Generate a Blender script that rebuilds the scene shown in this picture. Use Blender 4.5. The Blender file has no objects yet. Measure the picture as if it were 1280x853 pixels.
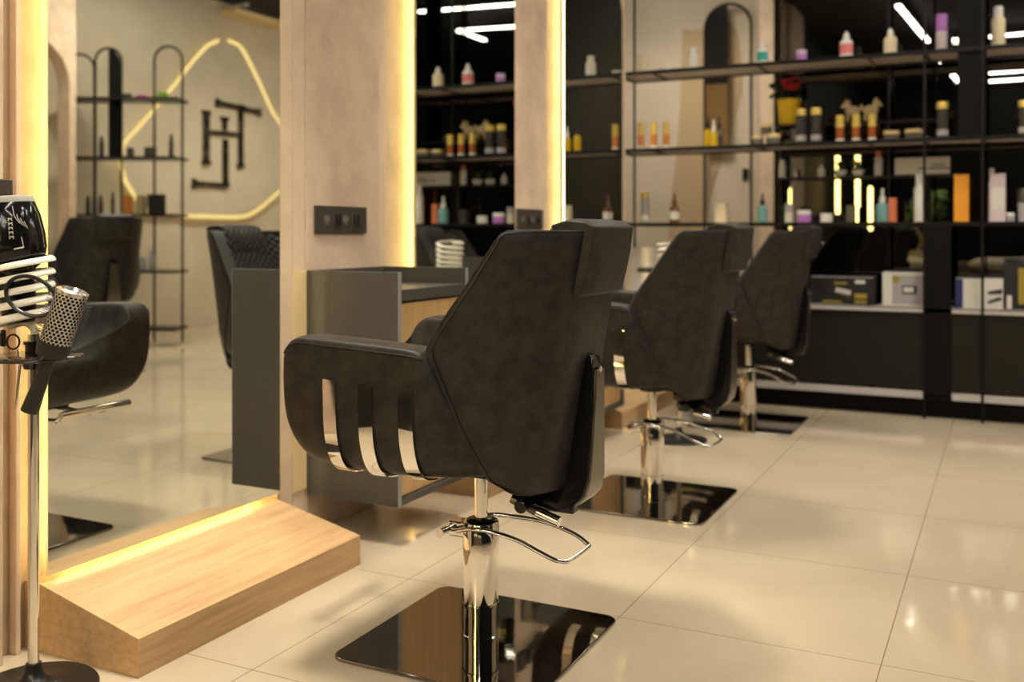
import bpy, bmesh, math, random
from mathutils import Vector, Matrix
random.seed(7)
PI = math.pi
F = 1250.0; PSI = math.atan(622/1250.0); CP, SP = math.cos(PSI), math.sin(PSI)
CAMH = 1.0; HOR = 288.0
def Q(u):                       # x / y of the sight line at picture column u (camera stands at x=y=0)
    t = (u-640)/F
    return (t*CP-SP)/(CP+t*SP)
def dep(x, y): return -x*SP+y*CP
def XY(u, y): return Q(u)*y
def ZV(v, x, y): return CAMH-(v-HOR)*dep(x, y)/F
C = bpy.context.scene.collection

# ------------------------------------------------------------------ materials
MATS = {}
def mat(name, col, rough=0.5, metal=0.0, emis=None, estr=0.0, spec=0.5, noise=None, bump=None, trans=0.0, coat=0.0, ior=1.45):
    if name in MATS: return MATS[name]
    m = bpy.data.materials.new(name); m.use_nodes = True
    nt = m.node_tree; b = nt.nodes['Principled BSDF']
    b.inputs['Base Color'].default_value = (*col, 1); b.inputs['Roughness'].default_value = rough
    b.inputs['Metallic'].default_value = metal; b.inputs['Specular IOR Level'].default_value = spec
    b.inputs['IOR'].default_value = ior
    b.inputs['Transmission Weight'].default_value = trans; b.inputs['Coat Weight'].default_value = coat
    if emis:
        b.inputs['Emission Color'].default_value = (*emis, 1); b.inputs['Emission Strength'].default_value = estr
    tc = nt.nodes.new('ShaderNodeTexCoord')
    if noise:                   # (scale, colour2, lo, hi, (sx,sy,sz))
        sc, c2, lo, hi = noise[:4]; st = noise[4] if len(noise) > 4 else (1, 1, 1)
        mp = nt.nodes.new('ShaderNodeMapping'); mp.inputs['Scale'].default_value = st
        nt.links.new(tc.outputs['Object'], mp.inputs['Vector'])
        n = nt.nodes.new('ShaderNodeTexNoise'); n.inputs['Scale'].default_value = sc; n.inputs['Detail'].default_value = 6
        n.inputs['Roughness'].default_value = .6
        nt.links.new(mp.outputs['Vector'], n.inputs['Vector'])
        r = nt.nodes.new('ShaderNodeMapRange'); r.inputs['From Min'].default_value = lo; r.inputs['From Max'].default_value = hi
        nt.links.new(n.outputs['Fac'], r.inputs['Value'])
        mx = nt.nodes.new('ShaderNodeMix'); mx.data_type = 'RGBA'
        mx.inputs['A'].default_value = (*col, 1); mx.inputs['B'].default_value = (*c2, 1)
        nt.links.new(r.outputs['Result'], mx.inputs['Factor']); nt.links.new(mx.outputs['Result'], b.inputs['Base Color'])
    if bump:                    # (scale, strength, distance)
        n = nt.nodes.new('ShaderNodeTexNoise'); n.inputs['Scale'].default_value = bump[0]; n.inputs['Detail'].default_value = 4
        nt.links.new(tc.outputs['Object'], n.inputs['Vector'])
        bp = nt.nodes.new('ShaderNodeBump'); bp.inputs['Strength'].default_value = bump[1]; bp.inputs['Distance'].default_value = bump[2]
        nt.links.new(n.outputs['Fac'], bp.inputs['Height']); nt.links.new(bp.outputs['Normal'], b.inputs['Normal'])
    MATS[name] = m
    return m
M = lambda n: MATS[n]
mat('leather', (.013, .0115, .0093), .50, spec=.34, noise=(26, (.031, .0275, .022), .38, .66), bump=(180, .35, .0015))
mat('piping', (.006, .006, .005), .4)
mat('chrome', (.83, .80, .75), .05, 1.0)
mat('dark_steel', (.30, .28, .25), .035, 1.0, bump=(5, .04, .01))
mat('gunmetal', (.17, .155, .13), .30, 1.0)
mat('gloss_black', (.006, .006, .006), .12)
mat('matt_black', (.012, .012, .011), .5)
mat('rack_black', (.006, .006, .006), .35, spec=.2)
mat('panel_black', (.005, .005, .005), .5, spec=.12)
mat('shelf_board', (.50, .43, .37), .5)
mat('mirror', (.79, .82, .77), .0, 1.0)
mat('black_mirror', (.13, .127, .12), .01, 1.0)
mat('plaster', (.70, .53, .38), .75, noise=(6, (.55, .405, .285), .38, .66), bump=(25, .10, .004))
mat('glow_plaster', (.60, .46, .30), .7, noise=(7, (.48, .36, .22), .38, .66), bump=(18, .12, .004))
mat('pilaster_trim', (.74, .57, .40), .6, noise=(6, (.66, .50, .35), .4, .6))
mat('wood', (.60, .395, .20), .42, noise=(14, (.46, .285, .13), .35, .68, (3, .25, 5)), bump=(60, .05, .002))
mat('wood_door', (.56, .36, .16), .42, noise=(18, (.45, .275, .115), .35, .68, (1, 4, .2)))
mat('desk_grey', (.060, .056, .047), .38, noise=(30, (.068, .063, .053), .35, .65))
mat('desk_edge', (.26, .25, .24), .4)
mat('cream_board', (.82, .62, .32), .5)
mat('switch', (.065, .055, .045), .32, .2)
mat('switch_rocker', (.02, .018, .015), .15)
mat('switch_frame', (.22, .20, .165), .3, .3)
mat('beige_wall', (.55, .465, .35), .8, noise=(3, (.51, .43, .32), .4, .6))
mat('tan_patch', (.43, .315, .18), .8)
mat('ceiling', (.022, .021, .02), .8)
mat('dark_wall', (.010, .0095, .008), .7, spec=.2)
mat('led_warm', (0, 0, 0), .5, emis=(1.0, .77, .33), estr=15.0)
mat('led_cove', (0, 0, 0), .5, emis=(1.0, .72, .27), estr=.62)
mat('led_white', (0, 0, 0), .5, emis=(1.0, .93, .80), estr=46.0)
mat('led_pendant', (0, 0, 0), .5, emis=(1.0, .72, .22), estr=22.0)
mat('downlight', (0, 0, 0), .5, emis=(1.0, .88, .70), estr=20.0)
mat('olive_front', (.011, .009, .004), .5, spec=.3)
mat('strip_edge', (.50, .47, .44), .4)
mat('white_plastic', (.72, .70, .64), .35)
mat('cream_plastic', (.72, .62, .42), .4)
mat('clear_coil', (.80, .76, .66), .22)
mat('gold', (.72, .52, .12), .3, .25)
mat('amber', (.36, .10, .025), .2)
mat('amber_dark', (.16, .055, .012), .15)
mat('teal_pale', (.16, .34, .33), .35)
mat('amber_label', (.62, .22, .05), .4)
mat('dark_bottle', (.05, .047, .043), .25)
mat('jar_glass', (.10, .09, .075), .15)
mat('jar_lid', (.62, .47, .22), .35, .1)
mat('pink', (.72, .20, .20), .4)
mat('teal', (.04, .38, .36), .4)
mat('purple', (.42, .16, .50), .35)
mat('lilac', (.56, .42, .62), .35)
mat('pale_lilac', (.60, .50, .52), .4)
mat('yellow_oil', (.55, .36, .02), .12)
mat('orange_box', (.80, .33, .02), .45)
mat('coral', (.62, .17, .07), .45)
mat('white_card', (.66, .62, .56), .5)
mat('grey_card', (.36, .34, .34), .4)
mat('navy', (.02, .03, .12), .4)
mat('black_card', (.014, .014, .014), .4)
mat('gold_print', (.30, .22, .03), .4)
mat('pale_label', (.60, .56, .46), .5)
mat('ink', (.03, .028, .026), .5)
mat('yellow_pot', (.72, .46, .01), .35)
mat('leaf', (.03, .08, .012), .5)
mat('leaf_bright', (.13, .24, .02), .5)
mat('leaf_dark', (.008, .02, .01), .5)
mat('petal', (.45, .02, .02), .5)
mat('sofa', (.13, .11, .065), .8)
mat('cushion', (.66, .60, .46), .9, bump=(40, .2, .004))
mat('sign_metal', (.03, .026, .02), .22, .6, noise=(10, (.22, .15, .08), .5, .75))
mat('ac_white', (.62, .60, .55), .35)
mat('ac_dark', (.03, .03, .03), .4)
mat('glow_tint_mirror', (.50, .36, .18), .12, 1.0)
mat('brush_metal', (.66, .64, .60), .25, .9)
mat('smoked_glass', (.03, .025, .02), .06)
mat('dryer_rim', (.36, .34, .32), .45)
mat('plush', (.62, .48, .28), .9)
mat('magenta', (.45, .03, .25), .4)
mat('green_box', (.12, .25, .03), .4)
mat('rubber', (.008, .0075, .007), .35)
mat('grey_print', (.50, .48, .44), .5)

def nodes_of(m): return m.node_tree.nodes, m.node_tree.links
# polished floor tiles with fine joints
def floor_material():
    m = bpy.data.materials.new('floor_tiles'); m.use_nodes = True; nt = m.node_tree; L = nt.links; b = nt.nodes['Principled BSDF']
    tc = nt.nodes.new('ShaderNodeTexCoord'); sp = nt.nodes.new('ShaderNodeSeparateXYZ'); L.new(tc.outputs['Object'], sp.inputs[0])
    def mth(op, a, bb=None):
        n = nt.nodes.new('ShaderNodeMath'); n.operation = op
        for i, v in enumerate((a, bb)):
            if v is None: continue
            if isinstance(v, (int, float)): n.inputs[i].default_value = v
            else: L.new(v, n.inputs[i])
        return n.outputs[0]
    def joint(sock, off, size):
        f = mth('FRACT', mth('DIVIDE', mth('SUBTRACT', sock, off), size))
        d = mth('MULTIPLY', mth('MINIMUM', f, mth('SUBTRACT', 1.0, f)), size)
        return mth('LESS_THAN', d, .0013)
    j = mth('MAXIMUM', joint(sp.outputs['X'], -.888-6.4, .6385), joint(sp.outputs['Y'], 2.437-6.65, .665))
    n1 = nt.nodes.new('ShaderNodeTexNoise'); n1.inputs['Scale'].default_value = 1.6; n1.inputs['Detail'].default_value = 8; n1.inputs['Distortion'].default_value = 1.2
    L.new(tc.outputs['Object'], n1.inputs['Vector'])
    cr = nt.nodes.new('ShaderNodeMapRange'); cr.inputs['From Min'].default_value = .35; cr.inputs['From Max'].default_value = .65
    L.new(n1.outputs['Fac'], cr.inputs['Value'])
    mx = nt.nodes.new('ShaderNodeMix'); mx.data_type = 'RGBA'
    mx.inputs['A'].default_value = (.47, .385, .275, 1); mx.inputs['B'].default_value = (.52, .43, .31, 1)
    L.new(cr.outputs['Result'], mx.inputs['Factor'])
    m2 = nt.nodes.new('ShaderNodeMix'); m2.data_type = 'RGBA'; L.new(mx.outputs['Result'], m2.inputs['A'])
    m2.inputs['B'].default_value = (.22, .16, .09, 1); L.new(j, m2.inputs['Factor']); L.new(m2.outputs['Result'], b.inputs['Base Color'])
    b.inputs['Roughness'].default_value = .07; b.inputs['Specular IOR Level'].default_value = .6
    n2 = nt.nodes.new('ShaderNodeTexNoise'); n2.inputs['Scale'].default_value = 9; L.new(tc.outputs['Object'], n2.inputs['Vector'])
    bp = nt.nodes.new('ShaderNodeBump'); bp.inputs['Strength'].default_value = .03; bp.inputs['Distance'].default_value = .01
    L.new(n2.outputs['Fac'], bp.inputs['Height']); L.new(bp.outputs['Normal'], b.inputs['Normal'])
    MATS['floor_tiles'] = m
floor_material()
def quilt_material():
    m = mat('quilt', (.026, .023, .019), .5); nt = m.node_tree; L = nt.links; b = nt.nodes['Principled BSDF']
    tc = nt.nodes.new('ShaderNodeTexCoord'); sp = nt.nodes.new('ShaderNodeSeparateXYZ'); L.new(tc.outputs['Object'], sp.inputs[0])
    def mth(op, a, bb=None):
        n = nt.nodes.new('ShaderNodeMath'); n.operation = op
        for i, v in enumerate((a, bb)):
            if v is None: continue
            if isinstance(v, (int, float)): n.inputs[i].default_value = v
            else: L.new(v, n.inputs[i])
        return n.outputs[0]
    k = PI/.034
    a = mth('ABSOLUTE', mth('SINE', mth('MULTIPLY', mth('ADD', sp.outputs['Y'], sp.outputs['Z']), k)))
    c = mth('ABSOLUTE', mth('SINE', mth('MULTIPLY', mth('SUBTRACT', sp.outputs['Y'], sp.outputs['Z']), k)))
    h = mth('POWER', mth('MULTIPLY', a, c), .4)
    bp = nt.nodes.new('ShaderNodeBump'); bp.inputs['Strength'].default_value = 1.0; bp.inputs['Distance'].default_value = .012
    L.new(h, bp.inputs['Height']); L.new(bp.outputs['Normal'], b.inputs['Normal'])
quilt_material()
def perforated():
    m = mat('brush_barrel', (.66, .64, .60), .3, .7); nt = m.node_tree; L = nt.links; b = nt.nodes['Principled BSDF']
    tc = nt.nodes.new('ShaderNodeTexCoord'); sp = nt.nodes.new('ShaderNodeSeparateXYZ'); L.new(tc.outputs['Object'], sp.inputs[0])
    def mth(op, a, bb=None):
        n = nt.nodes.new('ShaderNodeMath'); n.operation = op
        for i, v in enumerate((a, bb)):
            if v is None: continue
            if isinstance(v, (int, float)): n.inputs[i].default_value = v
            else: L.new(v, n.inputs[i])
        return n.outputs[0]
    ang = mth('MULTIPLY', mth('ARCTAN2', sp.outputs['Y'], sp.outputs['X']), 22/(2*PI)); zz = mth('DIVIDE', sp.outputs['Z'], .0092*1.5)
    def lat(o):
        u = mth('SUBTRACT', mth('FRACT', mth('ADD', ang, o+50)), .5); v = mth('MULTIPLY', mth('SUBTRACT', mth('FRACT', mth('ADD', zz, o)), .5), 1.5)
        return mth('SQRT', mth('ADD', mth('MULTIPLY', u, u), mth('MULTIPLY', v, v)))
    d = mth('LESS_THAN', mth('MINIMUM', lat(0.0), lat(.5)), .34)
    mx = nt.nodes.new('ShaderNodeMix'); mx.data_type = 'RGBA'; mx.inputs['A'].default_value = (.66, .64, .6, 1); mx.inputs['B'].default_value = (.008, .008, .008, 1)
    L.new(d, mx.inputs['Factor']); L.new(mx.outputs['Result'], b.inputs['Base Color'])
perforated()

# ------------------------------------------------------------------ mesh helpers
class MB:
    def __init__(s): s.v = []; s.f = []
    def add(s, vs, fs):
        o = len(s.v); s.v += [tuple(p) for p in vs]; s.f += [tuple(i+o for i in f) for f in fs]; return s
    def box(s, x0, x1, y0, y1, z0, z1):
        vs = [(x0,y0,z0),(x1,y0,z0),(x1,y1,z0),(x0,y1,z0),(x0,y0,z1),(x1,y0,z1),(x1,y1,z1),(x0,y1,z1)]
        return s.add(vs, [(0,3,2,1),(4,5,6,7),(0,1,5,4),(1,2,6,5),(2,3,7,6),(3,0,4,7)])
    def lathe(s, prof, n=24, c=(0, 0, 0), cap=True):      # prof: (r, z)
        vs = []; fs = []
        for r, z in prof:
            for k in range(n):
                a = 2*PI*k/n; vs.append((c[0]+r*math.cos(a), c[1]+r*math.sin(a), c[2]+z))
        for i in range(len(prof)-1):
            for k in range(n):
                k2 = (k+1) % n; fs.append((i*n+k, i*n+k2, (i+1)*n+k2, (i+1)*n+k))
        if cap:
            fs.append(tuple(range(n-1, -1, -1))); fs.append(tuple((len(prof)-1)*n+k for k in range(n)))
        return s.add(vs, fs)
    def tube(s, pts, r, n=10, closed=False, flat=1.0):
        P = [Vector(p) for p in pts]; N = len(P); vs = []; fs = []; up = None
        for i, p in enumerate(P):
            if closed: t = P[(i+1) % N]-P[i-1]
            else: t = P[min(i+1, N-1)]-P[max(i-1, 0)]
            t.normalize()
            if up is None:
                up = Vector((0, 0, 1)) if abs(t.z) < .9 else Vector((1, 0, 0))
            a = up-t*up.dot(t); a.normalize(); up = a; b = t.cross(a)
            rr = r[i] if isinstance(r, (list, tuple)) else r
            for k in range(n):
                g = 2*PI*k/n; vs.append(p+a*math.cos(g)*rr+b*math.sin(g)*rr*flat)
        m = N if closed else N-1
        for i in range(m):
            j = (i+1) % N
            for k in range(n):
                k2 = (k+1) % n; fs.append((i*n+k, i*n+k2, j*n+k2, j*n+k))
        if not closed:
            fs.append(tuple(range(n-1, -1, -1))); fs.append(tuple((N-1)*n+k for k in range(n)))
        return s.add(vs, fs)
    def prism(s, poly, axis, a, b):                     # poly in the two other axes, extruded along axis a..b
        def P(p, w):
            return {'x': (w, p[0], p[1]), 'y': (p[0], w, p[1]), 'z': (p[0], p[1], w)}[axis]
        n = len(poly); vs = [P(p, a) for p in poly]+[P(p, b) for p in poly]
        fs = [tuple(range(n-1, -1, -1)), tuple(range(n, 2*n))]+[(i, (i+1) % n, n+(i+1) % n, n+i) for i in range(n)]
        return s.add(vs, fs)
    def loft(s, rings, close_ring=True, cap=True):
        n = len(rings[0]); vs = [p for r in rings for p in r]; fs = []
        m = n if close_ring else n-1
        for i in range(len(rings)-1):
            for k in range(m):
                k2 = (k+1) % n; fs.append((i*n+k, i*n+k2, (i+1)*n+k2, (i+1)*n+k))
        if cap and close_ring:
            fs.append(tuple(range(n-1, -1, -1))); fs.append(tuple((len(rings)-1)*n+k for k in range(n)))
        return s.add(vs, fs)
    def xf(s, m):
        s.v = [tuple(m @ Vector(p)) for p in s.v]; return s
    def build(s, name, m, parent=None, smooth=40, bevel=0, sub=0, loc=None):
        me = bpy.data.meshes.new(name); me.from_pydata(s.v, [], s.f)
        bm = bmesh.new(); bm.from_mesh(me); bmesh.ops.recalc_face_normals(bm, faces=bm.faces); bm.to_mesh(me); bm.free()
        me.materials.append(MATS[m] if isinstance(m, str) else m)
        if smooth:
            me.polygons.foreach_set('use_smooth', [True]*len(me.polygons))
            if smooth < 180 and not sub: me.set_sharp_from_angle(angle=math.radians(smooth))
        o = bpy.data.objects.new(name, me); C.objects.link(o)
        if parent: o.parent = parent
        if loc: o.location = loc
        if bevel:
            b = o.modifiers.new('bevel', 'BEVEL'); b.width = bevel; b.segments = 3; b.limit_method = 'ANGLE'; b.angle_limit = math.radians(35)
        if sub:
            b = o.modifiers.new('subdivision', 'SUBSURF'); b.levels = sub; b.render_levels = sub
        return o
def empty(name, loc=(0, 0, 0), rz=0.0):
    o = bpy.data.objects.new(name, None); C.objects.link(o); o.location = loc; o.rotation_euler = (0, 0, rz); o.empty_display_size = .05
    return o
def tag(o, label=None, cat=None, group=None, kind=None):
    if label: o['label'] = label
    if cat: o['category'] = cat
    if group: o['group'] = group
    if kind: o['kind'] = kind
    return o
def copy_tree(o, parent=None):
    c = o.copy(); C.objects.link(c)
    if parent: c.parent = parent
    for ch in list(o.children): copy_tree(ch, c)
    return c
def struct(name, mb, m, **k):
    o = mb.build(name, m, **k); o['kind'] = 'structure'; return o
def smoothpath(pts, k=6):
    P = [Vector(p) for p in pts]; out = []
    for i in range(len(P)-1):
        p0 = P[max(i-1, 0)]; p1 = P[i]; p2 = P[i+1]; p3 = P[min(i+2, len(P)-1)]
        for j in range(k):
            t = j/k
            out.append(.5*((2*p1)+(p2-p0)*t+(2*p0-5*p1+4*p2-p3)*t*t+(3*p1-p0-3*p2+p3)*t**3))
    out.append(P[-1]); return out

# ------------------------------------------------------------------ key positions
XW = -2.115                       # station wall face
XM = -2.050                      # mirror face
XO = 3.30                        # opposite wall
ZC = 3.40
def ywall(u, x=-2.07): return x/Q(u)
Y1a, Y1b = ywall(60, XM), ywall(350, XM)
Y2a, Y2b = ywall(520, XM), ywall(643.5, XM)
Y3a, Y3b = ywall(706, XM), ywall(778, XM)
YR = 5.74                        # front of display rack
YG = 6.16                        # black glass
YB = 8.25                        # alcove back wall
# ------------------------------------------------------------------ room shell
struct('floor', MB().box(-4.6, XO+.2, -5.2, 11.2, -.1, 0), 'floor_tiles')
struct('ceiling', MB().box(-4.6, XO+.2, -5.2, 11.2, ZC, ZC+.1), 'ceiling')
struct('wall_left', MB().box(XW-.2, XW, .8, 5.68, 0, ZC), 'glow_plaster')
struct('wall_left_rear', MB().box(XW-.2, XW, -5.2, .8, 0, ZC), 'dark_wall')
struct('wall_opposite', MB().box(XO, XO+.15, 3.4, 11.2, 0, ZC), 'beige_wall')
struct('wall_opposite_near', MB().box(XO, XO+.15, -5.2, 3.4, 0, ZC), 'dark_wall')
struct('wall_rear', MB().box(XW-.2, XO, -5.2, -5.05, 0, ZC), 'dark_wall')
struct('wall_far', MB().box(.60, XO, 11.05, 11.2, 0, ZC), 'beige_wall')
struct('wall_alcove', MB().box(-4.6, -1.2, YB, YB+.12, 0, ZC), 'beige_wall')
struct('wall_alcove_left', MB().box(-4.6, -4.5, 5.3, YB, 0, ZC), 'beige_wall')
struct('wall_alcove_near', MB().box(-4.5, XW-.2, 5.48, 5.68, 0, ZC), 'beige_wall')
# black glass partition behind the rack, and the black return beside the alcove
XGL = -1.243
struct('wall_glass', MB().box(XGL, .58, YG, YG+.06, 0, ZC), 'black_mirror')
struct('wall_glass_return', MB().prism([(XGL+.02, YG+.06), (XGL+.10, YG+.06), (-1.58, YB), (-1.66, YB)], 'z', 0, ZC), 'gloss_black')
struct('wall_behind_glass', MB().box(.52, .60, YG+.06, 11.2, 0, ZC), 'beige_wall')
# pilasters: slabs on the station wall between the mirrors
def pilaster(i, y0, y1, x=-2.07):
    struct('trim_%d' % i, MB().box(XW, x, y0, y1, 0, ZC), 'plaster', bevel=.002)
pilaster(1, ywall(383), ywall(474))
struct('trim_2', MB().box(XW, -2.090, ywall(475), ywall(489), 0, ZC), 'pilaster_trim', bevel=.002)
struct('trim_3', MB().box(XW, -2.070, Y1b+.012, ywall(365.5), 0, ZC), 'pilaster_trim', bevel=.0015)
struct('trim_4', MB().box(XW, -2.073, ywall(366.5), ywall(382), 0, ZC), 'pilaster_trim', bevel=.0015)
pilaster(5, Y2b+.012, ywall(683))
struct('trim_6', MB().box(XW, -2.090, ywall(684), ywall(687), 0, ZC), 'pilaster_trim', bevel=.0015)
pilaster(7, .80, ywall(4))
struct('trim_8', MB().box(XW, -2.090, ywall(5), ywall(11), 0, ZC), 'pilaster_trim', bevel=.0015)
struct('trim_9', MB().box(XW, -2.090, ywall(24, -2.079), ywall(30, -2.079), 0, ZC), 'pilaster_trim', bevel=.0015)
struct('trim_10', MB().box(XW, -2.065, Y3b+.008, 5.68, 0, ZC), 'pilaster_trim')

# ------------------------------------------------------------------ mirrors with warm LED behind
def wall_mirror(y0, y1, label, z0=.176, z1=2.46, r=.22):
    t = empty('wall_mirror', (XM, y0, z0)); tag(t, label, 'mirror', 'tall backlit wall mirrors')
    W = y1-y0; H = z1-z0
    def outline(i):
        pts = [(i, i), (W-i, i)]
        for k in range(9):
            a = PI/2*k/8; pts.append((W-i-(r-i)*(1-math.cos(a)), H-r+(r-i)*math.sin(a)))
        for k in range(9):
            a = PI/2*k/8; pts.append((i+(r-i)*(1-math.sin(a)), H-r+(r-i)*math.cos(a)))
        return pts
    MB().prism(outline(0), 'x', -.006, 0).build('mirror_glass', 'mirror', t, smooth=0)
    MB().prism(outline(.085), 'x', -.060, -.0065).build('backing_board', 'matt_black', t, smooth=0)
    e = .072
    p = [(-.034, a, b if b > e+.001 else .022) for a, b in outline(e)]
    MB().tube(p, .006, 6, closed=True).build('led_strip', 'led_warm', t)
    return t
wall_mirror(Y1a, Y1b, 'tall backlit wall mirror nearest the camera, behind the wooden foot ramp')
wall_mirror(Y2a, Y2b, 'tall backlit wall mirror in the middle, reflecting the bottle rack, behind nearest chair')
wall_mirror(Y3a, Y3b, 'narrow looking far backlit wall mirror beside the end of the display rack')

# ------------------------------------------------------------------ wooden foot ramps
def ramp(y0, y1, label):
    t = empty('foot_ramp', (-2.09, y0, 0)); tag(t, label, 'footrest', 'wooden foot ramps under the mirrors')
    L = y1-y0; W = .352
    MB().prism([(-.024, 0), (W, 0), (W, .088), (.03, .160), (-.024, .160)], 'y', 0, L).build('ramp_body', 'wood', t, smooth=0, bevel=.0015)
    return t
ramp(1.625, 2.475, 'wooden foot ramp nearest the camera, below the first mirror')
ramp(3.30, 4.13, 'wooden foot ramp mostly hidden behind the nearest salon chair')
ramp(4.735, 5.58, 'wooden foot ramp farthest away, below the far mirror')

# ------------------------------------------------------------------ styling desks
def desk(y0, y1, label):
    t = empty('styling_desk', (-2.09, y0, 0)); tag(t, label, 'desk', 'grey styling desks between the mirrors')
    D = 1.0*(2.09-1.713); L = y1-y0; zt, zb = .868, .13
    for a, b in ((0, .018), (L-.018, L)):
        MB().box(.021, D, a, b, zb, zt).build('side_panel', 'desk_grey', t, smooth=0, bevel=.0012)
    MB().box(.021, .036, .018, L-.018, zb, zt).build('back_panel', 'desk_grey', t, smooth=0, bevel=.001)
    MB().box(.036, D-.002, .018, L-.018, .775, .812).build('worktop', 'desk_grey', t, smooth=0, bevel=.001)
    MB().box(.036, D-.002, .018, L-.018, zb, zb+.022).build('bottom_panel', 'desk_grey', t, smooth=0, bevel=.001)
    MB().box(D-.035, D-.012, .021, L-.021, zb+.026, .768).build('door', 'wood_door', t, smooth=0, bevel=.001)
    for a, b in ((0, .018), (L-.018, L)):
        MB().box(D, D+.0012, a, b, zb, zt).build('edge_band', 'desk_edge', t, smooth=0)
    return t
d1 = desk(ywall(383), ywall(479), 'grey styling desk with wood door behind the nearest chair, below switch plate')
desk(ywall(651), ywall(698), 'grey styling desk hidden between the middle and far mirrors')
bb = MB().box(-2.078, -2.0685, ywall(366), ywall(383)-.001, .152, .868).build('cream_backing_board', 'cream_board', None, smooth=0)
tag(bb, 'narrow cream board on the wall beside the grey desk side', 'board')

# ------------------------------------------------------------------ switch plates
def switch_plate(yc, zc, w, h, label):
    t = empty('switch_plate', (-2.0695, yc, zc)); tag(t, label, 'switch', 'dark switch and socket plates on the pilasters')
    MB().box(0, .009, -w/2, w/2, -h/2, h/2).build('plate', 'switch', t, bevel=.002)
    for k in range(2):
        c = -w*.09+k*w*.36
        for q in (-1, 1):
            MB().prism([(.009, -.021), (.0145, -.021), (.010, .021), (.009, .021)], 'y', c+q*w*.035-.0085, c+q*w*.035+.0085).build('rocker', 'switch_rocker', t, bevel=.0006)
    for k in range(2):
        c = -w*.09+k*w*.36; m = MB()
        for q in (-1, 1):
            y = c+q*w*.035; m.box(.009, .0105, y-.0098, y-.0088, -.022, .022); m.box(.009, .0105, y-.0098, y+.0098, .021, .0225); m.box(.009, .0105, y-.0098, y+.0098, -.0225, -.021)
        m.build('rocker_frame', 'switch_frame', t, smooth=0)
        m = MB().lathe([(.0155, 0), (.017, .0008), (.0155, .0012)], 24); m.v = [(p[2]+.009, p[1]-w*.30+k*w*.36, p[0]) for p in m.v]; m.build('socket_face', 'switch_frame', t)
    for k in range(2):
        c = -w*.30+k*w*.36
        m = MB()
        for a, b in ((0, .012), (-.010, -.008), (.010, -.008)):
            m.lathe([(.0035, 0), (.0035, .0012)], 10)
            m.v[-20:] = [(p[2]+.0097, p[1]+c+a, p[0]+b) for p in m.v[-20:]]
        m.build('socket_hole', 'ink', t)
    return t
switch_plate((ywall(392)+ywall(456))/2, 1.036, ywall(456)-ywall(392), .094, 'dark switch and socket plate above the grey styling desk')
switch_plate((ywall(644.5)+ywall(677))/2, 1.052, ywall(677)-ywall(644.5), .10, 'dark switch and socket plate on farther pilaster, above nearest chair back')
switch_plate(ywall(13)-.14, 1.07, .28, .094, 'dark switch and socket plate at left picture edge behind hairdryer')

# ------------------------------------------------------------------ salon chair (faces -x, column at the origin)
def interp(tab, x):
    if x <= tab[0][0]: return tab[0][1:]
    for a, b in zip(tab, tab[1:]):
        if x <= b[0]:
            f = (x-a[0])/(b[0]-a[0]); return tuple(p+(q-p)*f for p, q in zip(a[1:], b[1:]))
    return tab[-1][1:]
#        x     top   bottom half-width
TUB = [(-.350, .690, .545, .318), (-.343, .728, .500, .326), (-.325, .750, .470, .330), (-.300, .760, .453, .331), (-.24, .758, .443, .332), (-.12, .752, .438, .330),
       (.0, .744, .440, .322), (.03, .735, .441, .314), (.06, .660, .442, .296), (.09, .590, .444, .272), (.13, .520, .446, .235), (.17, .480, .447, .175)]
ARM = .092
def tub_ring(x):
    T, B, W = interp(TUB, x); st = min(.590, T-.04)
    r = min(.13, (T-B)*.45)
    o = []
    out = [(W-.012, T), (W-.002, T-.006), (W, T-.02), (W+.001, (T+B+r)/2), (W-.002, B+r), (W-.010, B+r*.62), (W-.028, B+r*.30), (W-.058, B+r*.10), (W-.105, B+.004), (W*.40, B)]
    inn = [(W-ARM+.010, T), (W-ARM+.001, T-.006), (W-ARM-.002, T-.02), (W-ARM-.008, st+(T-st)*.55), (W-ARM-.028, st+(T-st)*.22), (W-ARM-.075, st+(T-st)*.05), (.06, st)]
    right = out; left = [(-a, b) for a, b in out]
    ring = [(x, -a, b) for a, b in reversed(inn)]+[(x, -a, b) for a, b in right]+[(x, a, b) for a, b in reversed(out)]+[(x, a, b) for a, b in inn]
    return ring
def tub_outer(x, side, steps=18, off=.0018, zt=.65):
    T, B, W = interp(TUB, x); r = min(.13, (T-B)*.45)
    pts = [(W+.001, zt), (W+.001, (T+B+r)/2), (W-.002, B+r), (W-.010, B+r*.62), (W-.028, B+r*.30), (W-.058, B+r*.10), (W-.105, B+.004)]
    P = smoothpath([(0, a, b) for a, b in pts], 5)
    out = []
    for i, p in enumerate(P):
        t = (P[min(i+1, len(P)-1)]-P[max(i-1, 0)]).normalized(); n = Vector((0, -t.z, t.y))
        if n.y < 0: n = -n
        if n.y < .05 and n.z > 0: n = -n
        q = p+n*off; out.append((x, side*q.y, q.z))
    return out
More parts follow.
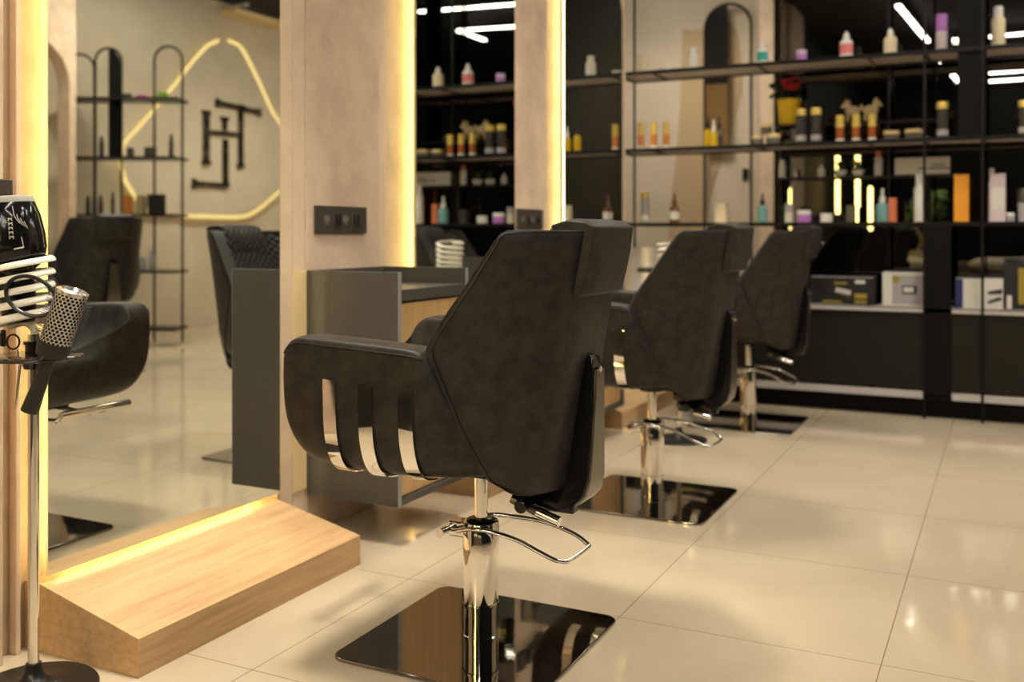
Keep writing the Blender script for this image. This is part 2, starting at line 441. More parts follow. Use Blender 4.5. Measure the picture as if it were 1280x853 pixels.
#       z     xb    w     xe
BACK = [(.398, .215, .080, .195), (.404, .232, .125, .185), (.418, .243, .175, .165), (.450, .250, .218, .135), (.500, .256, .245, .115), (.560, .263, .270, .092), (.650, .276, .290, .058), (.715, .287, .302, .034),
        (.742, .291, .305, .028), (.775, .297, .301, .042), (.82, .305, .293, .072), (.88, .316, .281, .112), (.94, .327, .270, .150), (.975, .334, .263, .172), (.992, .337, .257, .184), (1.0, .332, .246, .196)]
PW = 3.3
def back_out(z, s, off=0.0):
    xb, w, xe = interp(BACK, z)
    return Vector((xb-(xb-xe)*abs(s)**PW+off, w*s+off*.8*s, z))
def back_in(z, s, pad=0.0):
    xb, w, xe = interp(BACK, z)
    wi = max(w-.046, .02); xc = xb-.100+.042*max(0, min(1, (z-.78)/.2))-pad; xr = xe-.022
    return Vector((xc-(xc-xr)*abs(s)**(PW+.4), wi*s, z-.004 if z > .99 else z))
def make_chair():
    root = empty('salon_chair')
    # base
    h = .262; r = .035; pl = []
    for cx, cy, a0 in ((h-r, h-r, 0), (-h+r, h-r, 90), (-h+r, -h+r, 180), (h-r, -h+r, 270)):
        for k in range(7):
            a = math.radians(a0+15*k); pl.append((cx+r*math.cos(a), cy+r*math.sin(a)))
    MB().prism(pl, 'z', 0, .009).build('base_plate', 'dark_steel', root, bevel=.003)
    MB().lathe([(.044, .009), (.044, .016), (.0425, .017), (.0425, .208), (.0445, .209), (.0445, .287), (.042, .291), (.020, .292)], 40).build('column', 'chrome', root)
    MB().lathe([(.0455, .088), (.0455, .094)], 40, cap=True).build('column_ring', 'chrome', root)
    MB().lathe([(.030, .2915), (.036, .294), (.030, .297)], 32).build('seal_ring', 'gloss_black', root)
    MB().lathe([(.0165, .20), (.0165, .42)], 24).build('piston', 'chrome', root)
    MB().lathe([(.045, .405), (.045, .440)], 24).build('seat_mount', 'gloss_black', root)
    # pump pedal
    near = smoothpath([(-.078, -.018, .262), (-.045, -.040, .270), (0, -.054, .283), (.05, -.045, .281), (.105, -.018, .262), (.15, .005, .235), (.185, .028, .212), (.203, .045, .206)], 5)
    end = smoothpath([(.203, .045, .206), (.212, .065, .206), (.220, .15, .211), (.214, .168, .214)], 4)
    far = smoothpath([(.214, .168, .214), (.18, .155, .240), (.12, .115, .272), (.06, .080, .286), (0, .056, .290), (-.05, .036, .276), (-.078, .008, .262)], 5)
    MB().tube(near+end[1:]+far[1:], .0055, 10).build('pump_pedal', 'chrome', root)
    MB().tube([(-.085, -.055, .262), (-.085, .030, .262)], .0115, 14).build('pedal_pivot', 'chrome', root)
    MB().box(-.08, -.035, -.022, .022, .248, .285).build('pedal_bracket', 'chrome', root, bevel=.004)
    # seat shell
    xs = [-.350, -.343, -.325, -.30, -.27, -.24, -.18, -.12, -.06, 0, .03, .06, .09, .13, .17]
    MB().loft([tub_ring(x) for x in xs]).build('seat_shell', 'leather', root, sub=2)
    for s in (-1, 1):                                    # piping along the top edges of the arms
        p = []
        for x in [-.338, -.325, -.30, -.27, -.2, -.1, 0, .028]:
            T, B, W = interp(TUB, x); p.append((x, s*(W+.0006), T-.017))
        MB().tube(smoothpath(p, 4), .0022, 6).build('arm_piping', 'piping', root)
    cu = MB()                                            # seat cushion
    rings = []
    for x, hh, w in ((-.30, .575, .10), (-.28, .590, .14), (-.24, .597, .160), (-.20, .599, .165), (-.1, .599, .168), (.06, .598, .165), (.11, .590, .15)):
        ring = []
        for k in range(20):
            a = 2*PI*k/20; ca, sa = math.cos(a), math.sin(a)
            ring.append((x, w*math.copysign(abs(ca)**.45, ca), .545+(hh-.545)*math.copysign(abs(sa)**.6, sa) if sa > 0 else .545+.035*math.copysign(abs(sa)**.6, sa)))
        rings.append(ring)
    cu.loft(rings).build('seat_cushion', 'leather', root, sub=1)
    for s in (-1, 1):
        for x0, x1, z0, z1 in ((-.222, -.188, .638, .632), (-.128, -.093, .600, .594), (-.028, .006, .572, .566)):
            a = tub_outer(x0, s, zt=z0); b = tub_outer(x1, s, zt=z1); a2 = tub_outer(x0, s, off=.0045, zt=z0); b2 = tub_outer(x1, s, off=.0045, zt=z1)
            MB().loft([[p, q, r_, t_] for p, q, r_, t_ in zip(a, b, b2, a2)]).build('chrome_strip', 'chrome', root)
    # back shell
    n = 24; S = [math.copysign(abs(-1+2*k/n)**.85, -1+2*k/n) for k in range(n+1)]
    zs = []
    for a, b in zip(BACK, BACK[1:]):
        zs.append(a[0])
        if b[0]-a[0] > .03: zs.append((a[0]+b[0])/2)
    zs.append(BACK[-1][0])
    rings = []
    for z in zs:
        rings.append([tuple(back_out(z, s)) for s in S]+[tuple(back_in(z, s)) for s in reversed(S)])
    MB().loft(rings).build('backrest', 'leather', root, smooth=55, bevel=.004)
    edge = []
    for s in (-1, 1):
        e = [back_out(z, s*.985, .001) for z in zs]
        edge.append(e)
    top = [back_out(.997, s*.985, .001) for s in [-1+2*k/16 for k in range(17)]]
    MB().tube(smoothpath(edge[0][:-1]+top[1:-1]+list(reversed(edge[1][:-1])), 2), .0026, 6).build('back_piping', 'piping', root)
    g = []
    zz = [.585+.40*k/16 for k in range(17)]
    for z in zz:
        e = min(1, (z-.58)/.04, (.99-z)/.04); e = max(e, 0)**.5
        g.append([tuple(back_in(z, s, .030*e*(max(0, 1-(abs(s)/.9)**4))-.004)) for s in [-.9+1.8*k/20 for k in range(21)]])
    MB().loft(g, close_ring=False, cap=False).build('back_pad', 'quilt', root, smooth=180)
    # headrest that hooks over the top of the back
    rings = []
    for s in [-.45+.90*k/10 for k in range(11)]:
        k = 0 if abs(s) < .42 else .004
        o = lambda z, d: back_out(min(z, .995), s, d)
        y = o(.9, 0).y
        pts = [o(.852, .003), o(.857, .022-k), o(.90, .026-k), o(.96, .026-k), o(.992, .024-k), o(1.0, .004)]
        pts = [Vector((p.x, y, p.z)) for p in pts]; pts[4].z = 1.008; pts[5].z = 1.022-k
        f = back_out(.99, s).x
        pts += [Vector((f-.045, y, 1.026-k)), Vector((f-.075, y, 1.018-k)), Vector((f-.092+k, y, .985)), Vector((f-.100+k, y, .92)), Vector((f-.098+k, y, .865)), Vector((f-.085, y, .850)), Vector((f-.05, y, .855))]
        rings.append([tuple(p) for p in pts])
    MB().loft(rings).build('headrest', 'leather', root, smooth=50, bevel=.004)
    rings = []
    for s in [-.45+.90*k/12 for k in range(13)]:
        e = max(0, 1-abs(s/.45)**6); f = back_out(.99, s).x; y = back_out(.9, s).y*.97
        rings.append([(f-.085, y, .862), (f-.100-.010*e, y, .872), (f-.104-.018*e, y, .92), (f-.098-.016*e, y, .975), (f-.080-.008*e, y, 1.012+.004*e), (f-.06, y, 1.016)])
    MB().loft(rings).build('headrest_pillow', 'quilt', root, smooth=60)
    # recline bracket
    prof = [(.714, .284, .296, .018), (.706, .281, .306, .025), (.68, .278, .311, .028), (.60, .268, .310, .034), (.50, .256, .307, .042), (.43, .246, .304, .051), (.395, .236, .296, .056), (.372, .223, .276, .058)]
    rings = [[(a, -w*.85, z), (b-.004, -w, z), (b-.004, w, z), (a, w*.85, z)] for z, a, b, w in prof]
    rings += [[(.20, -.045, .385), (.225, -.05, .352), (.225, .05, .352), (.20, .045, .385)], [(.14, -.04, .392), (.14, -.04, .360), (.14, .04, .360), (.14, .04, .392)], [(.09, -.035, .410), (.09, -.035, .385), (.09, .035, .385), (.09, .035, .410)]]
    br = MB().loft(rings).build('back_bracket', 'gloss_black', root, smooth=45, bevel=.003)
    rings = [[(b-.003, -w*.93, z), (b+.002, -w*.86, z), (b+.002, w*.86, z), (b-.003, w*.93, z)] for z, a, b, w in prof[2:]]
    MB().loft(rings).build('cover_plate', 'gunmetal', br, smooth=45, bevel=.0015)
    m = MB().lathe([(.007, 0), (.007, .003)], 12); m.xf(Matrix.Translation((.311, 0, .680)) @ Matrix.Rotation(PI/2, 4, 'Y')).build('bolt', 'chrome', br)
    MB().tube([(.160, -.112, .370), (.160, -.045, .370)], .0155, 14).build('recline_knob', 'gloss_black', root, bevel=.003)
    MB().tube([(.115, -.06, .372), (.190, -.062, .346)], .011, 12).build('gas_strut', 'gunmetal', root)
    MB().tube([(.180, -.062, .349), (.238, -.062, .333)], .0125, 14).build('strut_end', 'chrome', root, bevel=.002)
    MB().box(.10, .245, .0, .03, .335, .365).build('hinge_block', 'gloss_black', root, bevel=.004)
    MB().box(-.20, .17, -.12, .12, .425, .447).build('seat_base', 'matt_black', root, bevel=.004)
    # footrest bar in front
    for s in (-1, 1):
        MB().tube(smoothpath([(-.20, s*.07, .432), (-.33, s*.075, .425), (-.40, s*.09, .432), (-.43, s*.095, .452)], 4), .008, 8).build('footrest_arm', 'chrome', root)
    MB().tube([(-.435, -.105, .452), (-.435, .15, .452)], .011, 12).build('footrest_bar', 'chrome', root)
    return root
chair = make_chair()
chair.location = (-1.157, 2.155, 0)
tag(chair, 'dark leather salon chair nearest the camera, with three chrome strips on its arm', 'chair', 'dark leather salon chairs at the mirrors')
c2 = copy_tree(chair); c2.location = (-1.19, 3.56, .0); c2['label'] = 'dark leather salon chair in the middle of the row of three'
c3 = copy_tree(chair); c3.location = (-1.215, 5.20, .0); c3['label'] = 'dark leather salon chair farthest away, beside the display rack'
c4 = copy_tree(chair)
for o in c4.children:
    if o.name.split('.')[0] not in ('base_plate', 'column', 'column_ring', 'seal_ring', 'pump_pedal', 'pedal_pivot', 'pedal_bracket'): o.location.z += .088
c4.location = (1.70, 5.03, 0); c4.rotation_euler = (0, 0, PI*1.10); c4['label'] = 'dark leather salon chair on the other side, seen only in the first mirror'
c4['group'] = 'salon chairs seen in the mirror'
for c, rz, lift in ((c2, .07, .0), (c3, .10, .0)):
    pass

# ------------------------------------------------------------------ tool stands with dryer holder
R2 = (CP, SP)
def tool_stand(loc, label, lean=0):
    t = empty('tool_stand', loc); tag(t, label, 'stand', 'round based tool stands with white coil holders')
    MB().lathe([(.131, 0), (.133, .004), (.130, .009), (.09, .013), (.045, .020), (.026, .030), (.018, .045), (.016, .062), (.012, .064)], 40).build('base', 'rubber', t)
    MB().lathe([(.0115, .06), (.0115, .775)], 20).build('pole', 'chrome', t)
    MB().lathe([(.020, .700), (.026, .716), (.026, .722)], 20).build('tray_clamp', 'gloss_black', t)
    MB().lathe([(.017, .729), (.017, .752), (.021, .753), (.021, .760), (.012, .760)], 20).build('pole_collar', 'gloss_black', t)
    m = MB().lathe([(.098, .7225), (.1005, .7235), (.101, .7255), (.100, .7275), (.098, .7285)], 48)
    m.build('tray', 'smoked_glass', t)
    cx, cy = -.034*R2[0], -.034*R2[1]
    neck = smoothpath([(0, 0, .757), (.002, 0, .785), (-.02*R2[0], -.02*R2[1], .80), (cx*1.6, cy*1.6, .79)], 5)
    MB().tube(neck, .008, 8).build('coil_neck', 'clear_coil', t)
    pts = []
    n = 5.6*28
    for k in range(int(n)+1):
        a = 2*PI*k/28+.4; rr = .069
        z = .790+.155*k/n
        pts.append((cx+rr*math.cos(a), cy+rr*math.sin(a), z+.010*math.cos(a-PI*.15)))
    MB().tube(pts, .0085, 8, flat=.55).build('coil_holder', 'clear_coil', t)
    return t
tu = (42-640)/F; dd = 2.20
SX, SY = tu*dd*CP-dd*SP, tu*dd*SP+dd*CP
SX = -1.895; SY = SX/Q(42)
st1 = tool_stand((SX, SY, 0), 'round based tool stand at the left edge, holding the hairdryer')
st2 = tool_stand((-1.41, 4.62, 0), 'round based tool stand between the second and third salon chairs')
# hairdryer in the coil
hx, hy = SX-.030*R2[0], SY-.030*R2[1]
hd = empty('hairdryer', (hx, hy, .80)); tag(hd, 'glossy black hairdryer standing nose down in the white coil', 'hairdryer')
tilt = Matrix.Rotation(math.radians(-5), 4, Vector((-SP, CP, 0)))
MB().lathe([(.030, .0), (.034, .01), (.037, .06), (.036, .10), (.042, .115), (.060, .130), (.0665, .16), (.066, .19), (.060, .23), (.050, .262), (.046, .266)], 40).xf(tilt).build('dryer_body', 'gloss_black', hd)
MB().lathe([(.0505, .256), (.051, .262), (.047, .272), (.040, .274)], 40).xf(tilt).build('rear_grille', 'dryer_rim', hd)
MB().tube(smoothpath([(-.05, -.045, .20), (-.085, -.06, .17), (-.11, -.07, .11), (-.12, -.075, .05)], 5), [.022]*16, 14).build('dryer_handle', 'gloss_black', hd)
MB().tube(smoothpath([(-.052, -.052, .235), (-.025, -.085, .205), (-.012, -.085, .165), (-.015, -.078, .130)], 5), .006, 8).build('dryer_hose', 'rubber', hd)
m = MB()
def on_barrel(a, z, r=.0675): return (r*math.cos(a), r*math.sin(a), z)
va = math.atan2(-hy, -hx)                                 # towards the camera
def dash(pts, r=.0011):
    m.tube([Vector(on_barrel(va+a, z, rr)) for a, z, rr in pts], r, 5)
for k in range(5):                                        # column of small unreadable letters
    z = .222-.0095*k
    rr = interp([(.13, .060), (.16, .0665), (.19, .0662), (.23, .0603), (.262, .050)], z)[0]+.0012
    a = -.02
    dash([(a-.06, z, rr), (a+.07, z+.001, rr)]); dash([(a-.05, z-.004, rr), (a-.045, z+.003, rr)]); dash([(a+.06, z-.004, rr), (a+.02, z+.002, rr)], .0009)
dash([(.02, .158, .068), (.30, .160, .068)], .0016); dash([(.30, .160, .068), (.26, .183, .0675)], .0009)
for k in range(4):                                        # swirl of fine lines
    dash([(.10+.09*k, .250-.006*k, .054+.0005*k), (.12+.10*k, .228-.004*k, .0615), (.26+.08*k, .212-.004*k, .0645)], .0007)
m.xf(tilt).build('printed_marks', 'grey_print', hd)
# cable loop
lp = []
ccx, ccy = SX+.030*R2[0], SY+.030*R2[1]
for k in range(32):
    a = 2*PI*k/32
    rx = .052*math.cos(a); lp.append((ccx+rx*CP+(.075)*SP, ccy+rx*SP-.075*CP, .862+.041*math.sin(a)-.01*math.cos(a)))
cb = MB().tube(lp, .0042, 8, closed=True).build('cable_loop', 'rubber'); tag(cb, 'thin black cable loop hanging in front of the white coil', 'cable')
# round brush through the tray
RB = Vector((SX, SY, 0))
def cam_pt(u, v, d):
    lat = (u-640)/F*d; return Vector((lat*CP-d*SP, lat*SP+d*CP, 1-(v-HOR)*d/F))
bd = dep(SX, SY)-.062
pb, pt_, ph = cam_pt(67, 435, bd), cam_pt(91, 364, bd), cam_pt(37, 514, bd+.01)
br = empty('round_brush', pb); tag(br, 'round hair brush with perforated metal barrel standing in the tray', 'brush')
ax = (pt_-pb); Lb = ax.length; rot = ax.to_track_quat('Z', 'Y').to_matrix().to_4x4()
MB().lathe([(.0325, 0), (.0325, Lb*.94)], 40).build('barrel', 'brush_barrel', br).rotation_euler = rot.to_euler()
MB().lathe([(.0335, Lb*.94), (.0335, Lb), (.026, Lb+.004), (.022, Lb-.004)], 32).xf(rot).build('barrel_cap', 'brush_metal', br)
MB().lathe([(.014, -.022), (.031, -.018), (.034, 0), (.034, .012), (.0325, .013)], 32).xf(rot).build('barrel_collar', 'matt_black', br)
hm = (ph-pb)
r0 = 10
MB().tube([hm*.12, hm*.4, hm*.75, hm*1.0], [.0135, .0135, .0165, .0185], 16).build('handle', 'matt_black', br)
m = MB(); rnd = random.Random(3)
for row in range(22):
    a = 2*PI*row/22
    for k in range(15):
        z = .012+(Lb*.9-.012)*(k+rnd.random()*.4)/15
        p = rot @ Vector((.032*math.cos(a), .032*math.sin(a), z)); q = rot @ Vector((.046*math.cos(a), .046*math.sin(a), z+.002))
        m.tube([p, q], .00055, 3)
bs = m.build('bristles', 'matt_black', br, smooth=0); bs['kind'] = 'stuff'
# scissors: rings above the tray, blades below
sc = empty('scissors', cam_pt(42, 440, dep(SX, SY)+.035)); tag(sc, 'black handled scissors hanging through the tray', 'scissors')
for q, rr_, cz in ((-.045, .014, .022), (.016, .012, .018)):
    a = [(q*CP+rr_*math.cos(2*PI*k/20)*CP, q*SP+rr_*math.cos(2*PI*k/20)*SP, cz+rr_*1.15*math.sin(2*PI*k/20)) for k in range(20)]
    MB().tube(a, .0022, 6, closed=True).build('finger_ring', 'matt_black', sc)
    MB().tube([(q*CP*.8, q*SP*.8, .006), (-.030*CP, -.030*SP, -.03), (-(.040+q*.06)*CP, -(.040+q*.06)*SP, -.125)], [.0028, .004, .0008], 6, flat=.5).build('blade', 'chrome', sc)
cmb = empty('hair_clip', cam_pt(4, 430, dep(SX, SY)-.02)); tag(cmb, 'upright black hair clip at the left tray edge', 'hair clip')
MB().box(-.006, .006, -.003, .003, -.006, .030).build('clip_arm', 'matt_black', cmb, bevel=.002)
MB().box(-.004, .004, -.006, -.0035, -.004, .024).build('clip_arm', 'gloss_black', cmb, bevel=.001)

# ------------------------------------------------------------------ display rack
ZS = [1.960, 1.493, 1.045, .585, .125]
rk = empty('display_rack', (-2.15, YR, 0)); tag(rk, 'long black display rack with five shelves of hair products', 'rack')
RX0, RX1 = -2.15, .36; RL = RX1-RX0; DD = .33
def rbox(name, x0, x1, y0, y1, z0, z1, m, par=rk): return MB().box(x0-RX0, x1-RX0, y0-YR, y1-YR, z0, z1).build(name, m, par, smooth=0)
for i, z in enumerate(ZS):
    m = MB()
    for y0, y1 in ((YR, YR+.014), (YR+DD-.014, YR+DD)): m.box(0, RL, y0-YR, y1-YR, z-.022, z)
    for x in (RX0, -1.93, -1.30, -.70, XY(1155, YR), XY(1227, YR), RX1-.014): m.box(x-RX0, x-RX0+.014, .014, DD-.014, z-.022, z)
    f = m.build('shelf_frame', 'rack_black' if i < 3 else 'rack_black', rk, smooth=0)
    MB().box(.0, RL, .012, DD-.012, z-.012, z-.002).build('shelf_board', 'shelf_board', f, smooth=0)
for x, dy in ((RX0, 0), (RX0, DD-.012), (RX1-.012, 0), (RX1-.012, DD-.012)):
    MB().box(x-RX0, x-RX0+.012, dy, dy+.012, 0, ZC-.002).build('upright_rod', 'rack_black', rk, smooth=0)
for u in (1155.5, 1228):
    x = XY(u, YR-.008)
    MB().box(x-.0065-RX0, x+.0065-RX0, -.016, -.001, 0, ZC-.002).build('upright_rod', 'rack_black', rk, smooth=0)
x = XY(1111, YR+DD); rbox('upright_rod', x-.006, x+.006, YR+DD-.012, YR+DD, .13, ZC-.002, 'rack_black')
# black panels
xa, xb_ = XY(1154, YR+.02), XY(1189, YR+.02); rbox('lower_panel', xa, xb_, YR+.0, YR+.03, .115, ZS[2]-.022, 'panel_black')
xa, xb_ = XY(1198, YR+.05), XY(1233, YR+.05); rbox('upper_panel', xa, xb_, YR+.015, YR+.04, ZS[1], ZC-.01, 'panel_black')
# cabinet between the two lowest shelves
rbox('cabinet_front', RX0+.02, XY(1154, YR)-.0, YR+.012, YR+.03, .15, .560, 'olive_front')
rbox('cabinet_front', XY(1189, YR), RX1-.02, YR+.012, YR+.03, .15, .560, 'olive_front')
rbox('cabinet_back', RX0+.02, RX1-.02, YR+DD-.03, YR+DD-.015, .15, .560, 'olive_front')
for z in (ZS[3], ZS[4]):
    rbox('edge_strip', XGL+.1 if z > .5 else RX0+.02, XY(1154, YR), YR-.006, YR-.0005, z-.022 if z > .5 else z-.02, z-.004 if z > .5 else z+.018, 'strip_edge')
    rbox('edge_strip', XY(1190, YR), RX1-.02, YR-.006, YR-.0005, z-.022 if z > .5 else z-.02, z-.004 if z > .5 else z+.018, 'strip_edge')
rbox('plinth', RX0+.02, RX1-.02, YR+.06, YR+DD-.02, 0, .10, 'panel_black')
# narrow ledges on the black glass
lg = MB().box(XGL+.01, XY(1193, 6.0), YG-.085, YG-.001, 1.303, 1.315).build('glass_ledge', 'rack_black', smooth=0); tag(lg, 'narrow black ledge behind rack, between its second and third shelves', 'shelf')
lg2 = MB().box(XY(1020, 6.0), XY(1172, 6.0), YG-.085, YG-.001, 1.618, 1.630).build('glass_ledge', 'rack_black', smooth=0); tag(lg2, 'narrow black ledge behind rack, carrying two fluffy figurines', 'shelf')

# ------------------------------------------------------------------ products
def lab(t, label, cat, group): tag(t, label, cat, group)
NS = 20
def bottle(kind, x, y, z, h, w, label, cols, group, cat='bottle', name=None):
    r = w/2
    t = empty(name or {'jar': 'cosmetic_jar', 'box': 'product_box'}.get(kind, 'bottle'), (x, y, z+.0005)); tag(t, label, cat, group)
    if kind == 'tube':          # cylinder body, tall cap
        MB().lathe([(r*.92, 0), (r, .004), (r, h*.55), (r*.9, h*.56)], NS).build('bottle_body', cols[0], t)
        MB().lathe([(r, h*.56), (r, h*.985), (r*.9, h)], NS).build('cap', cols[1], t)
        if len(cols) > 2: MB().lathe([(r*1.01, h*.08), (r*1.01, h*.16)], NS).build('foot_band', cols[2], t)
    elif kind == 'tall':
        MB().lathe([(r*.92, 0), (r, .004), (r, h*.80), (r*.9, h*.81)], NS).build('bottle_body', cols[0], t)
        MB().lathe([(r, h*.81), (r, h*.985), (r*.92, h)], NS).build('cap', cols[1], t)
        MB().lathe([(r*1.01, h*.10), (r*1.01, h*.26)], NS).build('label', cols[2] if len(cols) > 2 else cols[0], t)
    elif kind == 'jar':
        MB().lathe([(r*.88, 0), (r, h*.12), (r, h*.6), (r*.92, h*.66)], NS).build('jar_body', cols[0], t)
        MB().lathe([(r*1.0, h*.66), (r*1.0, h*.95), (r*.93, h)], NS).build('lid', cols[1], t)
    elif kind == 'pump':        # shouldered bottle with a nozzle
        MB().lathe([(r*.93, 0), (r, .004), (r, h*.62), (r*.8, h*.70), (r*.42, h*.74)], NS).build('bottle_body', cols[0], t)
        MB().lathe([(r*.42, h*.74), (r*.50, h*.76), (r*.46, h*.90), (r*.30, h*.93), (r*.25, h)], NS).build('nozzle', cols[1], t)
        MB().lathe([(r*1.015, h*.22), (r*1.015, h*.56)], NS).build('label', cols[2], t)
    elif kind == 'dropper':
        MB().lathe([(r*.93, 0), (r, .004), (r, h*.48), (r*.75, h*.55), (r*.40, h*.58)], NS).build('bottle_body', cols[0], t)
        MB().lathe([(r*.48, h*.58), (r*.48, h*.74), (r*.26, h*.77), (r*.22, h*.97), (r*.1, h)], NS).build('dropper', cols[1], t)
        MB().lathe([(r*1.015, h*.12), (r*1.015, h*.38)], NS).build('label', cols[2], t)
    elif kind == 'slim':        # straight body, narrower closed top
        MB().lathe([(r*.95, 0), (r, .004), (r, h*.70), (r*.72, h*.76)], NS).build('bottle_body', cols[0], t)
        MB().lathe([(r*.70, h*.76), (r*.70, h*.97), (r*.6, h)], NS).build('cap', cols[1], t)
    elif kind == 'box':
        MB().box(-w/2, w/2, -.03, .03, 0, h).build('carton', cols[0], t, smooth=0, bevel=.0012)
        if len(cols) > 1: MB().box(-w/2*.8, w/2*.8, -.0312, -.0302, h*.25, h*.72).build('printed_panel', cols[1], t, smooth=0)
    return t
YM = YR+.17
def put(kind, u, shelf, v0, v1, wpx, label, cols, cat='bottle', y=YM, name=None, group=None):
    z = ZS[shelf] if isinstance(shelf, int) else shelf
    x = XY(u, y); s = F/dep(x, y)
    g = group or {0: 'products on the top rack shelf', 1: 'products on the second rack shelf', 2: 'products on the third rack shelf', 3: 'boxes on the low rack shelf'}.get(shelf, 'products on the glass ledge')
    return bottle(kind, x, y, z, (v1-v0)/s, wpx/s, label, cols, g, cat, name)
# top shelf
put('slim', 803, 0, 61, 88, 13, 'cream bottle on top shelf above the three gold capped tubes', ('cream_plastic', 'cream_plastic'))
put('slim', 866, 0, 52, 82, 13, 'slim white bottle on top shelf left of the arch', ('white_plastic', 'white_plastic'))
put('pump', 953, 0, 46, 78, 13, 'teal and white spray bottle on top shelf', ('white_plastic', 'white_plastic', 'teal'))
put('jar', 1002, 0, 57, 74, 13, 'small purple pot on top shelf above the yellow flowerpot', ('purple', 'lilac'), 'jar')
put('pump', 1058, 0, 35, 71, 16, 'pink and white spray bottle on top shelf', ('white_plastic', 'white_plastic', 'pink'))
put('pump', 1113, 0, 31, 67, 16, 'cream labelled spray bottle on top shelf', ('cream_plastic', 'white_plastic', 'cream_plastic'))
put('tube', 1177, 0, 12, 61, 14, 'tall purple capped bottle on top shelf', ('pale_lilac', 'purple'))
put('slim', 1248, 0, 1, 55, 16, 'tall cream bottle on top shelf near the right edge', ('cream_plastic', 'white_plastic'))
put('jar', 831, 0, 76, 84, 12, 'low white jar on top shelf left of slim white bottle', ('white_plastic', 'white_plastic'), 'jar')
# second shelf
for i, (u, w_) in enumerate(((801, 'leftmost'), (817, 'middle'), (833, 'rightmost'))):
    put('tube', u, 1, 149, 184, 8, w_+' of three gold capped amber tubes before the beige wall', ('amber_label', 'gold', 'white_plastic'))
put('dropper', 885, 1, 139, 181, 10, 'yellow oil bottle with dark dropper, left in its trio, below the arch', ('yellow_oil', 'matt_black', 'yellow_oil'))
put('dropper', 892, 1, 146, 181, 10, 'yellow oil bottle with white cap in the trio below the arch', ('yellow_oil', 'white_plastic', 'yellow_oil'), y=YM-.05)
put('dropper', 899, 1, 141, 181, 9, 'dark dropper bottle, right in its trio, below the arch', ('jar_glass', 'matt_black', 'dark_bottle'))
put('jar', 947, 1, 164, 178, 14, 'gold lidded jar, leftmost in the jar pyramid', ('jar_glass', 'jar_lid'), 'jar')
j = put('jar', 967, 1, 163, 178, 18, 'gold lidded jar, right in the bottom row of pyramid', ('jar_glass', 'jar_lid'), 'jar')
j2 = put('jar', 958, ZS[1]+.070, 150, 163, 14, 'gold lidded jar resting on top of the jar pyramid', ('jar_glass', 'jar_lid'), 'jar', group='products on the second rack shelf')
put('tall', 1001, 1, 129, 174, 13, 'dark bottle with gold cap, left one of the close pair', ('dark_bottle', 'gold', 'grey_card'))
put('tall', 1020, 1, 129, 174, 13, 'dark bottle with gold cap, right one of the close pair', ('dark_bottle', 'gold', 'grey_card'))
for u, w_ in ((1050, 'leftmost'), (1070, 'middle'), (1090, 'rightmost')):
    put('tube', u, 1, 138, 173, 10, w_+' of three gold capped amber tubes before the black glass', ('amber', 'gold', 'white_plastic'))
put('jar', 1114, 1, 158, 171, 20, 'wide gold lidded jar, left one beside the amber tubes', ('jar_glass', 'jar_lid'), 'jar')
put('jar', 1142, 1, 157, 171, 22, 'wide gold lidded jar, right one beside the amber tubes', ('jar_glass', 'jar_lid'), 'jar')
put('tall', 1178, 1, 121, 168, 14, 'dark bottle with gold cap, left of the upper black panel', ('dark_bottle', 'gold', 'grey_card'))
put('tall', 1280, 1, 117, 162, 13, 'dark bottle with gold cap cut by the right picture edge', ('dark_bottle', 'gold', 'grey_card'))
# third shelf
put('tall', 806, 2, 239, 277, 10, 'silver bottle with yellow cap on third shelf, leftmost of its row', ('grey_card', 'gold', 'pale_label'))
put('dropper', 843, 2, 241, 278, 12, 'amber spray bottle with white label on third shelf', ('amber_dark', 'amber_dark', 'white_plastic'))
put('box', 902, 2, 254, 278, 14, 'small cream box on third shelf', ('cream_plastic',), 'box')
put('dropper', 953, 2, 241, 278, 12, 'dark dropper bottle with pale teal label on third shelf', ('teal_pale', 'matt_black', 'teal_pale'))
put('tube', 986, 2, 255, 278, 10, 'small pale cylinder bottle on third shelf left of purple jar', ('pale_label', 'grey_card'))
put('jar', 1005, 2, 262, 277, 17, 'purple and white jar on third shelf', ('purple', 'white_plastic'), 'jar')
put('jar', 1033, 2, 266, 277, 15, 'low white jar on third shelf beside purple jar', ('white_plastic', 'white_plastic'), 'jar')
put('box', 1064, 2, 256, 277, 10, 'slim dark grey box on third shelf', ('dark_bottle',), 'box')
put('dropper', 1103, 2, 235, 277, 16, 'bottle with white shoulder and teal label on third shelf', ('teal_pale', 'white_plastic', 'teal_pale'))
put('box', 1116, 2, 247, 277, 9, 'narrow coral box on third shelf beside teal bottle', ('coral',), 'box')
put('slim', 1149, 2, 217, 277, 13, 'tall white bottle on third shelf before the green plant', ('white_plastic', 'white_plastic'))
put('box', 1202, 2, 216, 275, 17, 'tall bright orange box on third shelf', ('orange_box',), 'box')
put('box', 1247, 2, 215, 275, 18, 'tall pale lilac box on third shelf near right edge', ('pale_lilac', 'white_card'), 'box')
put('slim', 1240, 2, 208, 275, 9, 'slim pale pink bottle behind the tall pale lilac box', ('pale_lilac', 'pale_lilac'), y=YM+.07)
put('jar', 1263, 2, 263, 274, 10, 'tiny glass jar on third shelf right of the lilac box', ('grey_card', 'white_plastic'), 'jar')
put('tube', 1278, 2, 232, 274, 10, 'grey capped bottle on third shelf at right edge', ('grey_card', 'dark_bottle'))
